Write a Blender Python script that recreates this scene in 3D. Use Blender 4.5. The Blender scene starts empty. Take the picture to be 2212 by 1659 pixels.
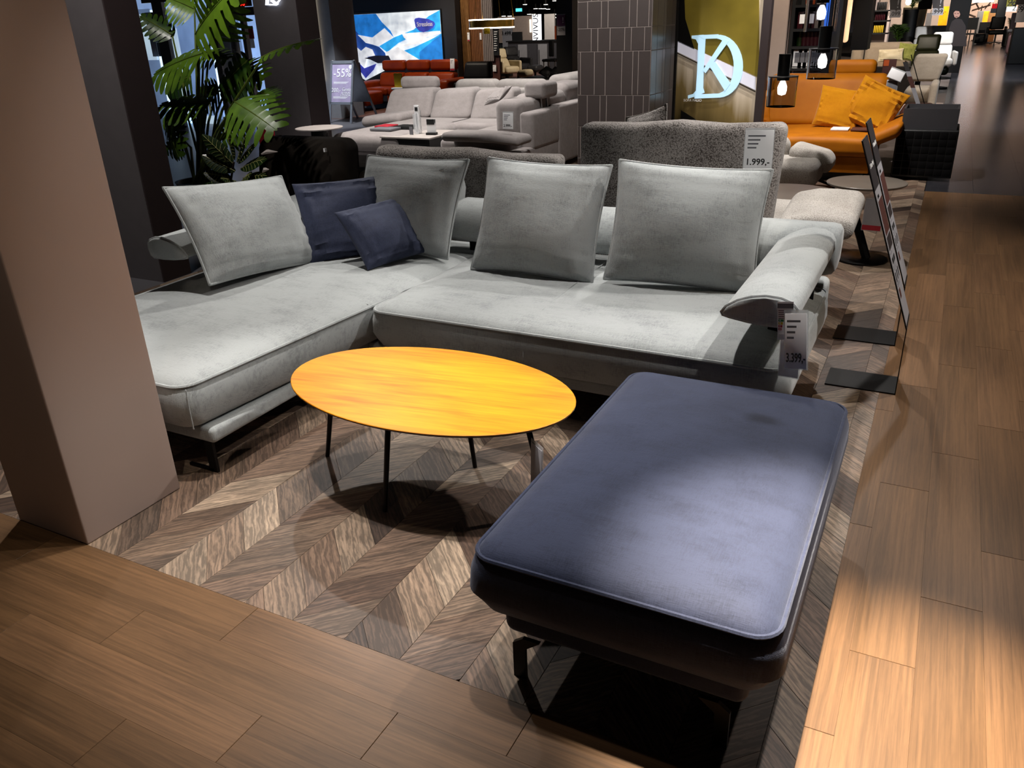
import bpy, bmesh, math, random
from mathutils import Vector, Matrix
random.seed(7)
SC = bpy.context.scene
COL = SC.collection
# ---------------------------------------------------------------- camera
FPX, CX0, CY0, CAMH = 1741.0, 1106.0, 829.5, 1.55          # focal length and centre in pixels of the 2212x1659 frame
VD = Vector((0.03402378, 0.91177963, 0.40926800))          # world down / forward(+Y) / right(+X) seen in image axes
VF = Vector((0.45496505, -0.37874330, 0.80595305))
VR = Vector((0.88985908, 0.15878107, -0.42771414))
cd = bpy.data.cameras.new('camera'); cam = bpy.data.objects.new('camera', cd); COL.objects.link(cam)
cd.sensor_width = 36.0; cd.lens = FPX*36/2212; cd.clip_start = .05; cd.clip_end = 300
ax = [Vector((VR[i], VF[i], -VD[i])) for i in range(3)]
cam.matrix_world = Matrix(((ax[0].x, -ax[1].x, -ax[2].x, 0), (ax[0].y, -ax[1].y, -ax[2].y, 0), (ax[0].z, -ax[1].z, -ax[2].z, CAMH), (0, 0, 0, 1)))
SC.camera = cam
SC.view_settings.view_transform = 'Standard'; SC.view_settings.look = 'None'
SC.view_settings.gamma = 1; SC.view_settings.use_curve_mapping = False
SC.view_settings.exposure = 0.0
try:                                                        # fewer light bounces keep the full-size render quick
    SC.cycles.max_bounces = 6; SC.cycles.diffuse_bounces = 3; SC.cycles.glossy_bounces = 3; SC.cycles.transmission_bounces = 6
except AttributeError: pass
# ---------------------------------------------------------------- world and lights
wd = bpy.data.worlds.new('world'); SC.world = wd; wd.use_nodes = True
wd.node_tree.nodes['Background'].inputs[0].default_value = (.9, .85, .95, 1)
wd.node_tree.nodes['Background'].inputs[1].default_value = .006
def spot(loc, aim, power, deg=60, blend=.5, col=(1, .93, .86), r=.03):  # ceiling spots of the shop, and washes added to lighten dark places
    ld = bpy.data.lights.new('spot_or_wash_light', 'SPOT'); ld.energy = power*1.55; ld.spot_size = math.radians(deg); ld.spot_blend = blend
    ld.color = col; ld.shadow_soft_size = r
    o = bpy.data.objects.new('spot_or_wash_light', ld); COL.objects.link(o); o.location = loc
    o.rotation_euler = (Vector(aim)-Vector(loc)).to_track_quat('-Z', 'Y').to_euler(); return o
WARM, COOL, WHITE = (1, .86, .70), (.86, .92, 1), (1, .95, .90)
spot((-2.0, 1.85, 3.0), (-1.65, 1.75, 0), 190, 44, .7, WHITE)           # over the coffee table, left
spot((-1.0, 1.95, 3.0), (-1.2, 1.75, 0), 110, 42, .7, WHITE)            # over the coffee table, right
spot((-2.7, 3.2, 3.1), (-2.85, 2.65, .4), 150, 46, .7, WHITE)          # over the chaise
spot((-1.25, 3.45, 3.1), (-1.25, 3.1, .4), 135, 50, .7, WHITE)        # over the main seat
spot((.12, 2.85, 3.0), (-.7, 1.65, 0), 130, 62, .5, WHITE)            # right of the sofa, throws the ottoman's shadow forward
spot((-.52, 1.85, 3.0), (.02, 1.55, .2), 1700, 27, 1.0, (1, .87, .69))            # warm pool on the planks and ottoman
spot((-3.9, 4.7, 3.1), (-2.9, 3.2, .4), 120, 60, .6, WHITE)            # behind the corner
spot((.9, 4.7, 3.1), (-.8, 3.3, .4), 170, 55, .6, WHITE)               # behind the right arm
spot((-1.5, 1.6, 3.2), (-1.6, .75, 0), 24, 66, .8, WARM)                # wash on the front planks
spot((-3.3, 2.3, 3.1), (-3.05, 1.3, 0), 160, 34, .6, WHITE)            # pool behind the front pillar
spot((-1.2, .5, 3.2), (-2.35, 1.5, .8), 30, 50, .9, WARM)              # wash on the front pillar
spot((1.1, 3.2, 3.1), (.5, 4.2, 0), 70, 70, .8, WARM)
spot((-.5, 2.3, 3.1), (-.75, 4.2, .9), 60, 34, .8, WHITE)               # added to brighten the price cards and boucle backrest
spot((-3.9, 2.3, 3.2), (-4.8, 3.7, 1.3), 120, 60, .9, WHITE)            # wash added to lighten the dark pillar
# ---------------------------------------------------------------- pixel helpers (only to turn measured points into world places)
def ray(px, py):
    r = Vector((px-CX0, py-CY0, FPX)); return Vector((r.dot(VR), r.dot(VF), -r.dot(VD)))
def G(px, py, z=0.0):
    r = ray(px, py); t = (z-CAMH)/r.z; return Vector((r.x*t, r.y*t, z))
def W(px, py, Y):
    r = ray(px, py); t = Y/r.y; return Vector((r.x*t, Y, r.z*t+CAMH))
# ---------------------------------------------------------------- naming helpers
def tag(o, label=None, cat=None, group=None, kind=None):
    if label: o['label'] = label
    if cat: o['category'] = cat
    if group: o['group'] = group
    if kind: o['kind'] = kind
    return o
def thing(name, label, cat, loc=(0, 0, 0), rz=0.0, group=None):
    o = bpy.data.objects.new(name, None); COL.objects.link(o); o.location = loc; o.rotation_euler = (0, 0, rz)
    o.empty_display_size = .05
    return tag(o, label, cat, group)
def frame(o, loc, R, U):
    R = Vector(R).normalized(); U = Vector(U); U = (U-R*U.dot(R)).normalized(); N = R.cross(U)
    o.matrix_world = Matrix(((R.x, U.x, N.x, loc[0]), (R.y, U.y, N.y, loc[1]), (R.z, U.z, N.z, loc[2]), (0, 0, 0, 1)))
    return o
def copy_tree(o, parent=None):
    c = o.copy(); COL.objects.link(c)
    if parent is not None:
        c.parent = parent; c.matrix_parent_inverse = o.matrix_parent_inverse.copy()
    for ch in o.children: copy_tree(ch, c)
    return c
# ---------------------------------------------------------------- mesh builder
class MB:
    def __init__(s): s.v = []; s.f = []
    def add(s, vs, fs):
        n = len(s.v); s.v += [tuple(p) for p in vs]; s.f += [tuple(i+n for i in f) for f in fs]; return s
    def box(s, x0, x1, y0, y1, z0, z1):
        return s.add([(x, y, z) for x in (x0, x1) for y in (y0, y1) for z in (z0, z1)],
                     [(0, 1, 3, 2), (4, 6, 7, 5), (0, 4, 5, 1), (2, 3, 7, 6), (0, 2, 6, 4), (1, 5, 7, 3)])
    def rbox(s, x0, x1, y0, y1, z0, z1, r=.03, k=3, m=2, fn=None):
        c = ((x0+x1)/2, (y0+y1)/2, (z0+z1)/2); h = ((x1-x0)/2, (y1-y0)/2, (z1-z0)/2); r = min(r, min(h)*.999)
        T = []
        for a in h:
            i = a-r; off = [r*math.tan(math.pi/4*j/k) for j in range(1, k+1)]
            T.append([-(i+o) for o in reversed(off)]+[-i+2*i*j/m for j in range(m+1)]+[i+o for o in off])
        idx = {}; vs = []; fs = []
        def vert(p):
            q = [max(-(h[i]-r), min(h[i]-r, p[i])) for i in range(3)]; d = [p[i]-q[i] for i in range(3)]
            L = math.sqrt(sum(t*t for t in d)) or 1
            w = [q[i]+d[i]/L*r for i in range(3)]
            if fn: w = fn(w[0]/h[0], w[1]/h[1], w[2]/h[2], w)
            key = tuple(round(t, 5) for t in p)
            if key not in idx: idx[key] = len(vs); vs.append((c[0]+w[0], c[1]+w[1], c[2]+w[2]))
            return idx[key]
        for a in range(3):
            u, w = (a+1) % 3, (a+2) % 3
            for sg in (-1, 1):
                for i in range(len(T[u])-1):
                    for j in range(len(T[w])-1):
                        q = []
                        for (ii, jj) in ((i, j), (i+1, j), (i+1, j+1), (i, j+1)):
                            p = [0, 0, 0]; p[a] = sg*h[a]; p[u] = T[u][ii]; p[w] = T[w][jj]; q.append(vert(p))
                        fs.append(tuple(q if sg > 0 else reversed(q)))
        return s.add(vs, fs)
    def tube(s, pts, r, seg=8, closed=False):
        P = [Vector(p) for p in pts]; n = len(P); vs = []; fs = []
        up = None
        for i in range(n):
            a = P[(i-1) % n] if (closed or i > 0) else P[i]; b = P[(i+1) % n] if (closed or i < n-1) else P[i]
            t = (b-a).normalized()
            if up is None: up = Vector((0, 0, 1)) if abs(t.z) < .9 else Vector((1, 0, 0))
            x = t.cross(up); x.normalize(); y = x.cross(t); up = y
            rr = r[i] if isinstance(r, (list, tuple)) else r
            for k in range(seg):
                an = 2*math.pi*k/seg; vs.append(P[i]+x*(rr*math.cos(an))+y*(rr*math.sin(an)))
        for i in range(n if closed else n-1):
            j = (i+1) % n
            for k in range(seg):
                l = (k+1) % seg; fs.append((i*seg+k, i*seg+l, j*seg+l, j*seg+k))
        if not closed:
            fs.append(tuple(range(seg-1, -1, -1))); fs.append(tuple((n-1)*seg+k for k in range(seg)))
        return s.add(vs, fs)
    def prism(s, poly, z0, z1):
        n = len(poly); vs = [(p[0], p[1], z0) for p in poly]+[(p[0], p[1], z1) for p in poly]
        fs = [tuple(range(n-1, -1, -1)), tuple(range(n, 2*n))]+[(i, (i+1) % n, (i+1) % n+n, i+n) for i in range(n)]
        return s.add(vs, fs)
    def sweep(s, prof, O, A, B, D, caps=True):                 # profile (a,b) swept from O along D
        O = Vector(O); A = Vector(A); B = Vector(B); D = Vector(D); n = len(prof)
        vs = [O+A*p[0]+B*p[1] for p in prof]+[O+A*p[0]+B*p[1]+D for p in prof]
        fs = [(i, (i+1) % n, (i+1) % n+n, i+n) for i in range(n)]
        if caps: fs += [tuple(range(n-1, -1, -1)), tuple(range(n, 2*n))]
        return s.add(vs, fs)
    def lathe(s, prof, c=(0, 0, 0), seg=24):
        vs = []; fs = []; n = len(prof)
        for k in range(seg):
            a = 2*math.pi*k/seg
            for (r, z) in prof: vs.append((c[0]+r*math.cos(a), c[1]+r*math.sin(a), c[2]+z))
        for k in range(seg):
            l = (k+1) % seg
            for i in range(n-1): fs.append((k*n+i, l*n+i, l*n+i+1, k*n+i+1))
        if prof[0][0] > 0: fs.append(tuple(k*n for k in range(seg-1, -1, -1)))
        if prof[-1][0] > 0: fs.append(tuple(k*n+n-1 for k in range(seg)))
        return s.add(vs, fs)
    def loft(s, loops, cap0=True, cap1=True):
        n = len(loops[0]); vs = [p for L in loops for p in L]; fs = []
        for a in range(len(loops)-1):
            for i in range(n):
                j = (i+1) % n; fs.append((a*n+i, a*n+j, (a+1)*n+j, (a+1)*n+i))
        if cap0: fs.append(tuple(range(n-1, -1, -1)))
        if cap1: fs.append(tuple((len(loops)-1)*n+i for i in range(n)))
        return s.add(vs, fs)
    def mesh(s, name, off=(0, 0, 0)):
        me = bpy.data.meshes.new(name); me.from_pydata([(p[0]-off[0], p[1]-off[1], p[2]-off[2]) for p in s.v], [], s.f); me.validate(); me.update(); return me
    def build(s, name, m, parent=None, smooth=True, world=False, auto=None):
        off = Vector((0, 0, 0)); q = parent
        if world:
            while q is not None: off += q.location; q = q.parent
        me = s.mesh(name, off)
        bm = bmesh.new(); bm.from_mesh(me); bmesh.ops.recalc_face_normals(bm, faces=bm.faces)
        if smooth:
            lim = math.radians(auto or 40)
            for f in bm.faces: f.smooth = True
            for e in bm.edges:
                if len(e.link_faces) == 2 and e.calc_face_angle(0) > lim: e.smooth = False
        bm.to_mesh(me); bm.free()
        o = bpy.data.objects.new(name, me); COL.objects.link(o)
        me.materials.append(M[m] if isinstance(m, str) else m)
        if parent is not None: o.parent = parent
        return o
def rrect(x0, x1, y0, y1, r, z, n=6, fn=None):
    out = []
    for (cx, cy, a0) in ((x1-r, y1-r, 0), (x0+r, y1-r, 90), (x0+r, y0+r, 180), (x1-r, y0+r, 270)):
        for k in range(n+1):
            a = math.radians(a0+90*k/n); out.append((cx+r*math.cos(a), cy+r*math.sin(a), z))
    # extra points along the straight sides keep long faces from shading badly
    res = []
    m = len(out)
    for i in range(m):
        a = Vector(out[i]); b = Vector(out[(i+1) % m]); res.append(a)
        if i % (n+1) == n:
            for t in (.25, .5, .75): res.append(a.lerp(b, t))
    if fn: res = [fn(p) for p in res]
    return res
def seat_cushion(x0, x1, y0, y1, z0, zp, zt, rc=.06, fn=None, belly=.012):
    L = [(.075, z0), (.042, z0+.006), (.020, z0+.022), (.006, z0+.05), (-belly*.6, z0+(zp-z0)*.45), (-belly*.4, z0+(zp-z0)*.75), (.002, zp-.012), (.008, zp),
         (.022, zp+(zt-zp)*.32), (.06, zp+(zt-zp)*.62), (.14, zp+(zt-zp)*.86), (.26, zt)]
    loops = []
    lim = min(x1-x0, y1-y0)/2-.02
    for ins, z in L:
        i = min(ins, lim); loops.append(rrect(x0+i, x1-i, y0+i, y1-i, max(.012, rc-i*.3), z, fn=fn))
    return MB().loft(loops)
def pipe_loop(x0, x1, y0, y1, rc, z, r=.006, fn=None):
    return MB().tube(rrect(x0, x1, y0, y1, rc, z, fn=fn), r, 6, True)
def pillow(w, h, t, n=22, pinch=.05, wr=.006, seed=0, pw=.5):
    rnd = random.Random(seed); ph = [rnd.uniform(0, 6.28) for _ in range(8)]
    def P(u, v, sgn):
        x = w/2*u*(1-pinch*(1-v*v)*abs(u)); y = h/2*v*(1-pinch*(1-u*u)*abs(v))
        e = max(0., (1-u*u)*(1-v*v)); z = t/2*(e**pw)
        edge = (1-e)*min(1, e*6)
        z += edge*wr*(math.sin(7*u*3+ph[0]+3*v)+math.sin(8*v*3+ph[1]+2*u))
        z += wr*1.3*e**.5*(math.sin(3.1*u+2.3*v+ph[2])*.8+math.sin(5.3*v-2.7*u+ph[3])*.5)
        if sgn < 0: z = t/2*(e**pw)*.9
        return (x, y, sgn*z)
    vs = []; fs = []; N = n+1
    T = [math.sin(math.pi/2*(-1+2*i/n)) for i in range(N)]
    for sgn in (1, -1):
        for j in range(N):
            for i in range(N): vs.append(P(T[i], T[j], sgn))
    for j in range(n):
        for i in range(n):
            a = j*N+i; fs.append((a, a+1, a+N+1, a+N)); b = a+N*N; fs.append((b, b+N, b+N+1, b+1))
    mb = MB().add(vs, fs)
    ring = [P(t_, -1, 1) for t_ in T]+[P(1, t_, 1) for t_ in T[1:]]+[P(t_, 1, 1) for t_ in reversed(T[:-1])]+[P(-1, t_, 1) for t_ in reversed(T[1:-1])]
    return mb, ring
def weld(o, d=.0002):
    bm = bmesh.new(); bm.from_mesh(o.data); bmesh.ops.remove_doubles(bm, verts=bm.verts, dist=d); bmesh.ops.recalc_face_normals(bm, faces=bm.faces)
    for f in bm.faces: f.smooth = True
    bm.to_mesh(o.data); bm.free(); return o
def text(name, body, size, m, parent, R=None, U=None, loc=(0, 0, 0), depth=.0006, align='CENTER', spacing=1.0, sx=1.0, shear=0.0, bold=0.0):
    cu = bpy.data.curves.new(name, 'FONT'); cu.body = body; cu.size = size; cu.extrude = depth; cu.align_x = align; cu.align_y = 'CENTER'
    cu.space_character = spacing; cu.resolution_u = 3; cu.shear = shear; cu.offset = bold*size
    t = bpy.data.objects.new(name, cu); COL.objects.link(t)
    dg = bpy.context.evaluated_depsgraph_get(); me = bpy.data.meshes.new_from_object(t.evaluated_get(dg)); me.name = name
    bpy.data.objects.remove(t); bpy.data.curves.remove(cu)
    if sx != 1.0:
        for p in me.vertices: p.co.x *= sx
    me.materials.clear(); me.materials.append(M[m]); o = bpy.data.objects.new(name, me); COL.objects.link(o)
    mt = Matrix.Translation(Vector(loc))
    if R is not None:
        R = Vector(R).normalized(); U = Vector(U); U = (U-R*U.dot(R)).normalized(); N = R.cross(U)
        mt = Matrix(((R.x, U.x, N.x, loc[0]), (R.y, U.y, N.y, loc[1]), (R.z, U.z, N.z, loc[2]), (0, 0, 0, 1)))
    o.parent = parent; o.matrix_basis = mt
    return o
# ---------------------------------------------------------------- materials
M = {}
ALB = .62                                                  # base colours darkened throughout so bounced light leaves the shadows deep
def alb(c): return tuple(t*ALB for t in lin(c))
def lin(c): return tuple(((t/255)/12.92 if t/255 <= .04045 else ((t/255+.055)/1.055)**2.4) for t in c)
def nmat(name):
    m = bpy.data.materials.new(name); m.use_nodes = True; nt = m.node_tree; b = nt.nodes['Principled BSDF']; M[name] = m
    return m, nt, b
def nd(nt, t, **k):
    n = nt.nodes.new('ShaderNode'+t)
    for a, b in k.items(): setattr(n, a, b)
    return n
def noise(nt, vec, scale, detail=3, rough=.5, dist=0.0, four=None):
    n = nd(nt, 'TexNoise'); n.inputs['Scale'].default_value = scale; n.inputs['Detail'].default_value = detail
    n.inputs['Roughness'].default_value = rough; n.inputs['Distortion'].default_value = dist
    if vec is not None: nt.links.new(vec, n.inputs['Vector'])
    if four is not None: n.noise_dimensions = '4D'; nt.links.new(four, n.inputs['W'])
    return n.outputs[0]
def mapping(nt, vec, sc=(1, 1, 1), rot=(0, 0, 0), loc=(0, 0, 0)):
    n = nd(nt, 'Mapping'); n.inputs['Scale'].default_value = sc; n.inputs['Rotation'].default_value = rot; n.inputs['Location'].default_value = loc
    nt.links.new(vec, n.inputs['Vector']); return n.outputs[0]
def ramp(nt, fac, stops, interp='LINEAR'):
    n = nd(nt, 'ValToRGB'); n.color_ramp.interpolation = interp; e = n.color_ramp.elements
    while len(e) < len(stops): e.new(.5)
    for i, (p, c) in enumerate(stops): e[i].position = p; e[i].color = (*c, 1) if len(c) == 3 else c
    nt.links.new(fac, n.inputs[0]); return n.outputs[0]
def mix(nt, a, b, f, mode='MIX'):
    n = nd(nt, 'Mix', data_type='RGBA', blend_type=mode)
    for s, v in ((6, a), (7, b), (0, f)):
        if hasattr(v, 'is_linked') or hasattr(v, 'node'): nt.links.new(v, n.inputs[s])
        else: n.inputs[s].default_value = v if s == 0 else ((*v, 1) if len(v) == 3 else v)
    return n.outputs[2]
def mth(nt, op, a, b=0.0):
    n = nd(nt, 'Math', operation=op)
    for s, v in ((0, a), (1, b)):
        if hasattr(v, 'node'): nt.links.new(v, n.inputs[s])
        else: n.inputs[s].default_value = v
    return n.outputs[0]
def bump(nt, b, h, strength=.3, dist=.002):
    n = nd(nt, 'Bump'); n.inputs['Strength'].default_value = strength; n.inputs['Distance'].default_value = dist
    nt.links.new(h, n.inputs['Height']); nt.links.new(n.outputs[0], b.inputs['Normal'])
def plain(name, c, rough=.5, metal=0.0, emit=0.0, var=.06, spec=.5, scale=12.0, coat=0.0, bmp=0.0):
    m, nt, b = nmat(name); c = lin(c) if (emit or metal > .5 or name.startswith('paper') or name == 'ink_white') else alb(c); tc = nd(nt, 'TexCoord')
    n = noise(nt, tc.outputs['Object'], scale, 3)
    col = ramp(nt, n, [(.25, tuple(t*(1-var) for t in c)), (.75, tuple(min(1, t*(1+var)) for t in c))])
    nt.links.new(col, b.inputs['Base Color']); b.inputs['Roughness'].default_value = rough; b.inputs['Metallic'].default_value = metal
    b.inputs['Specular IOR Level'].default_value = spec; b.inputs['Coat Weight'].default_value = coat
    if emit: nt.links.new(col, b.inputs['Emission Color']); b.inputs['Emission Strength'].default_value = emit
    if bmp: bump(nt, b, noise(nt, tc.outputs['Object'], scale*12, 3), bmp, .002)
    return m
def fabric(name, dark, light, weave=1.0, sheen=.3, rough=.85, big=4.0, contrast=.35, bmp=.35, tint=(1, 1, 1)):
    m, nt, b = nmat(name); tc = nd(nt, 'TexCoord'); v = tc.outputs['Object']
    n1 = noise(nt, mapping(nt, v, (45/weave, 520/weave, 520/weave)), 1, 2); n2 = noise(nt, mapping(nt, v, (520/weave, 45/weave, 45/weave)), 1, 2)
    w = mth(nt, 'MULTIPLY', mth(nt, 'ADD', n1, n2), .5)
    bg = noise(nt, v, big, 5, .62)
    bg2 = noise(nt, mapping(nt, v, (9, 26, 20)), 1, 4, .6)
    f = mth(nt, 'ADD', mth(nt, 'MULTIPLY', w, contrast*1.6), mth(nt, 'ADD', mth(nt, 'MULTIPLY', bg, .55), mth(nt, 'MULTIPLY', bg2, .35)))
    col = ramp(nt, f, [(.45, alb(dark)), (.95, alb(light))])
    nt.links.new(col, b.inputs['Base Color']); b.inputs['Roughness'].default_value = rough; b.inputs['Specular IOR Level'].default_value = .15
    b.inputs['Sheen Weight'].default_value = sheen; b.inputs['Sheen Roughness'].default_value = .45; b.inputs['Sheen Tint'].default_value = (*tint, 1)
    h = mth(nt, 'ADD', w, mth(nt, 'MULTIPLY', bg2, 1.2))
    bump(nt, b, h, bmp, .003); return m
def boucle(name, dark, light, scale=160, sheen=.2):
    m, nt, b = nmat(name); tc = nd(nt, 'TexCoord'); v = tc.outputs['Object']
    vo = nd(nt, 'TexVoronoi'); vo.inputs['Scale'].default_value = scale; nt.links.new(v, vo.inputs['Vector'])
    bg = noise(nt, v, 5, 4)
    f = mth(nt, 'ADD', mth(nt, 'MULTIPLY', vo.outputs[0], -.8), mth(nt, 'ADD', mth(nt, 'MULTIPLY', bg, .7), .55))
    nt.links.new(ramp(nt, f, [(.2, alb(dark)), (.8, alb(light))]), b.inputs['Base Color']); b.inputs['Roughness'].default_value = .9
    b.inputs['Specular IOR Level'].default_value = .1; b.inputs['Sheen Weight'].default_value = sheen
    bump(nt, b, vo.outputs[0], .5, -.004); return m
def leather(name, dark, light, rough=.42):
    m, nt, b = nmat(name); tc = nd(nt, 'TexCoord'); v = tc.outputs['Object']
    nt.links.new(ramp(nt, noise(nt, v, 5, 4), [(.3, alb(dark)), (.7, alb(light))]), b.inputs['Base Color']); b.inputs['Roughness'].default_value = rough; b.inputs['Specular IOR Level'].default_value = .2
    vo = nd(nt, 'TexVoronoi'); vo.inputs['Scale'].default_value = 350; nt.links.new(v, vo.inputs['Vector']); bump(nt, b, vo.outputs[0], .12, .001); return m
def wood(name, tones, island=False, grain=(3.0, 60, 60), rough=.45, ringy=.5, streak=.5, bmp=.15, lo=.30, hi=.72, darkline=.55):
    m, nt, b = nmat(name); tc = nd(nt, 'TexCoord'); v = tc.outputs['Object']
    if island: rnd = nd(nt, 'NewGeometry').outputs['Random Per Island']
    else: rnd = nd(nt, 'ObjectInfo').outputs['Random']
    W4 = mth(nt, 'MULTIPLY', rnd, 91.7)
    base = ramp(nt, rnd, [(i/max(1, len(tones)-1), alb(t)) for i, t in enumerate(tones)])
    g = noise(nt, mapping(nt, v, grain), 1, 6, .65, .6, W4)
    wv = nd(nt, 'TexWave', wave_type='BANDS', bands_direction='Y'); wv.inputs['Scale'].default_value = 16; wv.inputs['Distortion'].default_value = 14
    wv.inputs['Detail'].default_value = 4; wv.inputs['Detail Scale'].default_value = 1.6; wv.inputs['Detail Roughness'].default_value = .6
    cmb = nd(nt, 'CombineXYZ'); nt.links.new(W4, cmb.inputs[0]); nt.links.new(mth(nt, 'MULTIPLY', W4, .37), cmb.inputs[1])
    va = nd(nt, 'VectorMath', operation='ADD'); nt.links.new(mapping(nt, v, (.22, 1.1, 1)), va.inputs[0]); nt.links.new(cmb.outputs[0], va.inputs[1])
    nt.links.new(va.outputs[0], wv.inputs['Vector'])
    big = noise(nt, mapping(nt, v, (1.2, 9, 9)), 1, 3, .5, 0, W4)
    f = mth(nt, 'ADD', mth(nt, 'MULTIPLY', g, 1-ringy*.5), mth(nt, 'MULTIPLY', mth(nt, 'SUBTRACT', wv.outputs[1], .5), ringy*.45))
    f = mth(nt, 'ADD', f, mth(nt, 'MULTIPLY', mth(nt, 'SUBTRACT', big, .5), streak))
    val = ramp(nt, f, [(lo, (darkline,)*3), (hi, (1.25, 1.22, 1.18))])
    col = mix(nt, base, val, 1.0, 'MULTIPLY')
    nt.links.new(col, b.inputs['Base Color']); b.inputs['Roughness'].default_value = rough; b.inputs['Specular IOR Level'].default_value = .4
    bump(nt, b, f, bmp, .0015); return m
# palette
CH = [(72, 54, 46), (190, 162, 138), (104, 80, 66), (216, 190, 164), (84, 66, 57), (160, 132, 112), (124, 98, 82), (200, 176, 152)]
wood('chevron_wood', CH, False, (7, 110, 110), .5, .42, .55, .2, .30, .66, .40)
wood('chevron_wood_far', CH, True, (40, 40, 40), .5, .4, .3, .1, .30, .7, .5)
PL = [(128, 96, 66), (134, 101, 71), (122, 91, 62), (138, 104, 74), (130, 97, 68)]
wood('plank_oak', PL, False, (2.0, 120, 120), .36, .12, .6, .15, .30, .72, .60)
wood('plank_oak_far', PL, True, (60, 3, 60), .34, .1, .3, .1, .3, .7, .6)
plain('floor_base', (38, 30, 26), .8)
plain('black_metal', (14, 14, 15), .4, .6)
plain('black_plastic', (10, 10, 11), .5)
plain('column_paint', (196, 172, 160), .75, var=.03, scale=3, bmp=.06)
plain('paper_white', (228, 228, 230), .5, var=.02)
plain('ink_black', (20, 20, 22), .6)
plain('ink_grey', (120, 120, 126), .6)
plain('ink_red', (190, 30, 50), .6)
plain('ink_green', (20, 110, 60), .6); plain('ink_yellow', (230, 190, 20), .6); plain('ink_orange', (226, 96, 30), .6)
plain('ink_purple', (120, 66, 118), .6)
fabric('sofa_grey', (92, 98, 100), (200, 205, 205), 1.0, .35, .85, 5.5, .6, .45)
fabric('navy', (24, 27, 44), (62, 69, 95), .9, .22, .7, 7.0, .55, .35, (.80, .85, 1))
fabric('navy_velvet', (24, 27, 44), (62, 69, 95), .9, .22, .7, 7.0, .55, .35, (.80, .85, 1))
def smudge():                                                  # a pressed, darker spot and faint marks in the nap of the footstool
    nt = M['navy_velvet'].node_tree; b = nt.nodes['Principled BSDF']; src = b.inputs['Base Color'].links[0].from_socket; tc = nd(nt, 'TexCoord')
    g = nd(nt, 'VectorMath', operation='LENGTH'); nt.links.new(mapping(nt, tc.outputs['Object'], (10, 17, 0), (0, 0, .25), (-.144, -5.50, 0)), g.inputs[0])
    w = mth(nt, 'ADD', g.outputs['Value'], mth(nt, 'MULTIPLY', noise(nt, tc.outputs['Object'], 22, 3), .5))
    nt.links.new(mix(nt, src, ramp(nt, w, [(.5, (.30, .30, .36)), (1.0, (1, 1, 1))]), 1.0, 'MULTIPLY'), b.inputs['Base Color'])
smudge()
# ---------------------------------------------------------------- floors
def clip(poly, a, b, c):                                      # keep a*x+b*y<=c
    out = []
    for i in range(len(poly)):
        p, q = poly[i], poly[(i+1) % len(poly)]; dp, dq = a*p[0]+b*p[1]-c, a*q[0]+b*q[1]-c
        if dp <= 0: out.append(p)
        if dp*dq < 0: t = dp/(dp-dq); out.append((p[0]+(q[0]-p[0])*t, p[1]+(q[1]-p[1])*t))
    return out
def area(p): return abs(sum(p[i][0]*p[(i+1) % len(p)][1]-p[(i+1) % len(p)][0]*p[i][1] for i in range(len(p))))/2
def tile_mb(poly, gap=.0006, top=0.0, th=.008):
    cx = sum(p[0] for p in poly)/len(poly); cy = sum(p[1] for p in poly)/len(poly); n = len(poly)
    def ins(p, g):
        d = math.hypot(p[0]-cx, p[1]-cy) or 1; return (p[0]-(p[0]-cx)/d*g, p[1]-(p[1]-cy)/d*g)
    a = [ins(p, gap) for p in poly]; b = [ins(p, gap*2.2) for p in poly]
    vs = [(p[0], p[1], top-th) for p in a]+[(p[0], p[1], top-.0012) for p in a]+[(p[0], p[1], top) for p in b]
    fs = [tuple(range(2*n, 3*n))]
    for k in (0, 1):
        fs += [(k*n+i, k*n+(i+1) % n, (k+1)*n+(i+1) % n, (k+1)*n+i) for i in range(n)]
    return vs, fs
def tile_obj(name, poly, ang, m, parent):
    if len(poly) < 3 or area(poly) < 2e-4: return None
    cx = sum(p[0] for p in poly)/len(poly); cy = sum(p[1] for p in poly)/len(poly); c, s = math.cos(-ang), math.sin(-ang)
    loc = [((p[0]-cx)*c-(p[1]-cy)*s, (p[0]-cx)*s+(p[1]-cy)*c) for p in poly]
    vs, fs = tile_mb(loc); me = bpy.data.meshes.new(name); me.from_pydata(vs, [], fs); me.materials.append(M[m])
    o = bpy.data.objects.new(name, me); COL.objects.link(o); o.parent = parent; o.location = (cx, cy, 0); o.rotation_euler = (0, 0, ang); return o
def slab(name, x0, x1, y0, y1, m, z0=-.05, z1=-.006): return tag(MB().box(x0, x1, y0, y1, z0, z1).build(name, m, None, False), kind='structure')
EX, EY, CW = -.073, 1.326, .1855
chev = slab('floor', -4.6, EX, EY, 9.3, 'floor_base')
polys = []
for k in range(0, 25):
    xa, xb = -.15-CW*k, -.15-CW*(k-1)
    sl = -1.0 if k % 2 == 0 else 1.0
    rk = random.Random(k*17+3); y = .9+rk.uniform(0, .2)
    while y < 9.5:
        h = rk.choice((.165, .17, .17, .235))
        p = [(xa, y), (xb, y+sl*CW), (xb, y+sl*CW+h), (xa, y+h)]
        for (a, b, c) in ((1, 0, EX), (-1, 0, 4.6), (0, -1, -EY), (0, 1, 9.3)): p = clip(p, a, b, c) if len(p) > 2 else p
        y += h
        if len(p) > 2 and area(p) > 3e-4: polys.append((p, math.atan(sl)))
def seen(p):
    x = sum(q[0] for q in p)/len(p); y = sum(q[1] for q in p)/len(p)
    if -2.45 < x and y < 2.75: return 0 if not (-.75 < x < -.25 and 1.6 < y < 2.5) else 3
    if x > -.62 and y > 2.75: return 1 if y < 6.8 else 2
    if x < -2.7 and y < 1.9: return 1
    if x > -1.1 and 5.3 < y < 8: return 2
    return 5
polys.sort(key=lambda t: seen(t[0]))
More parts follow.
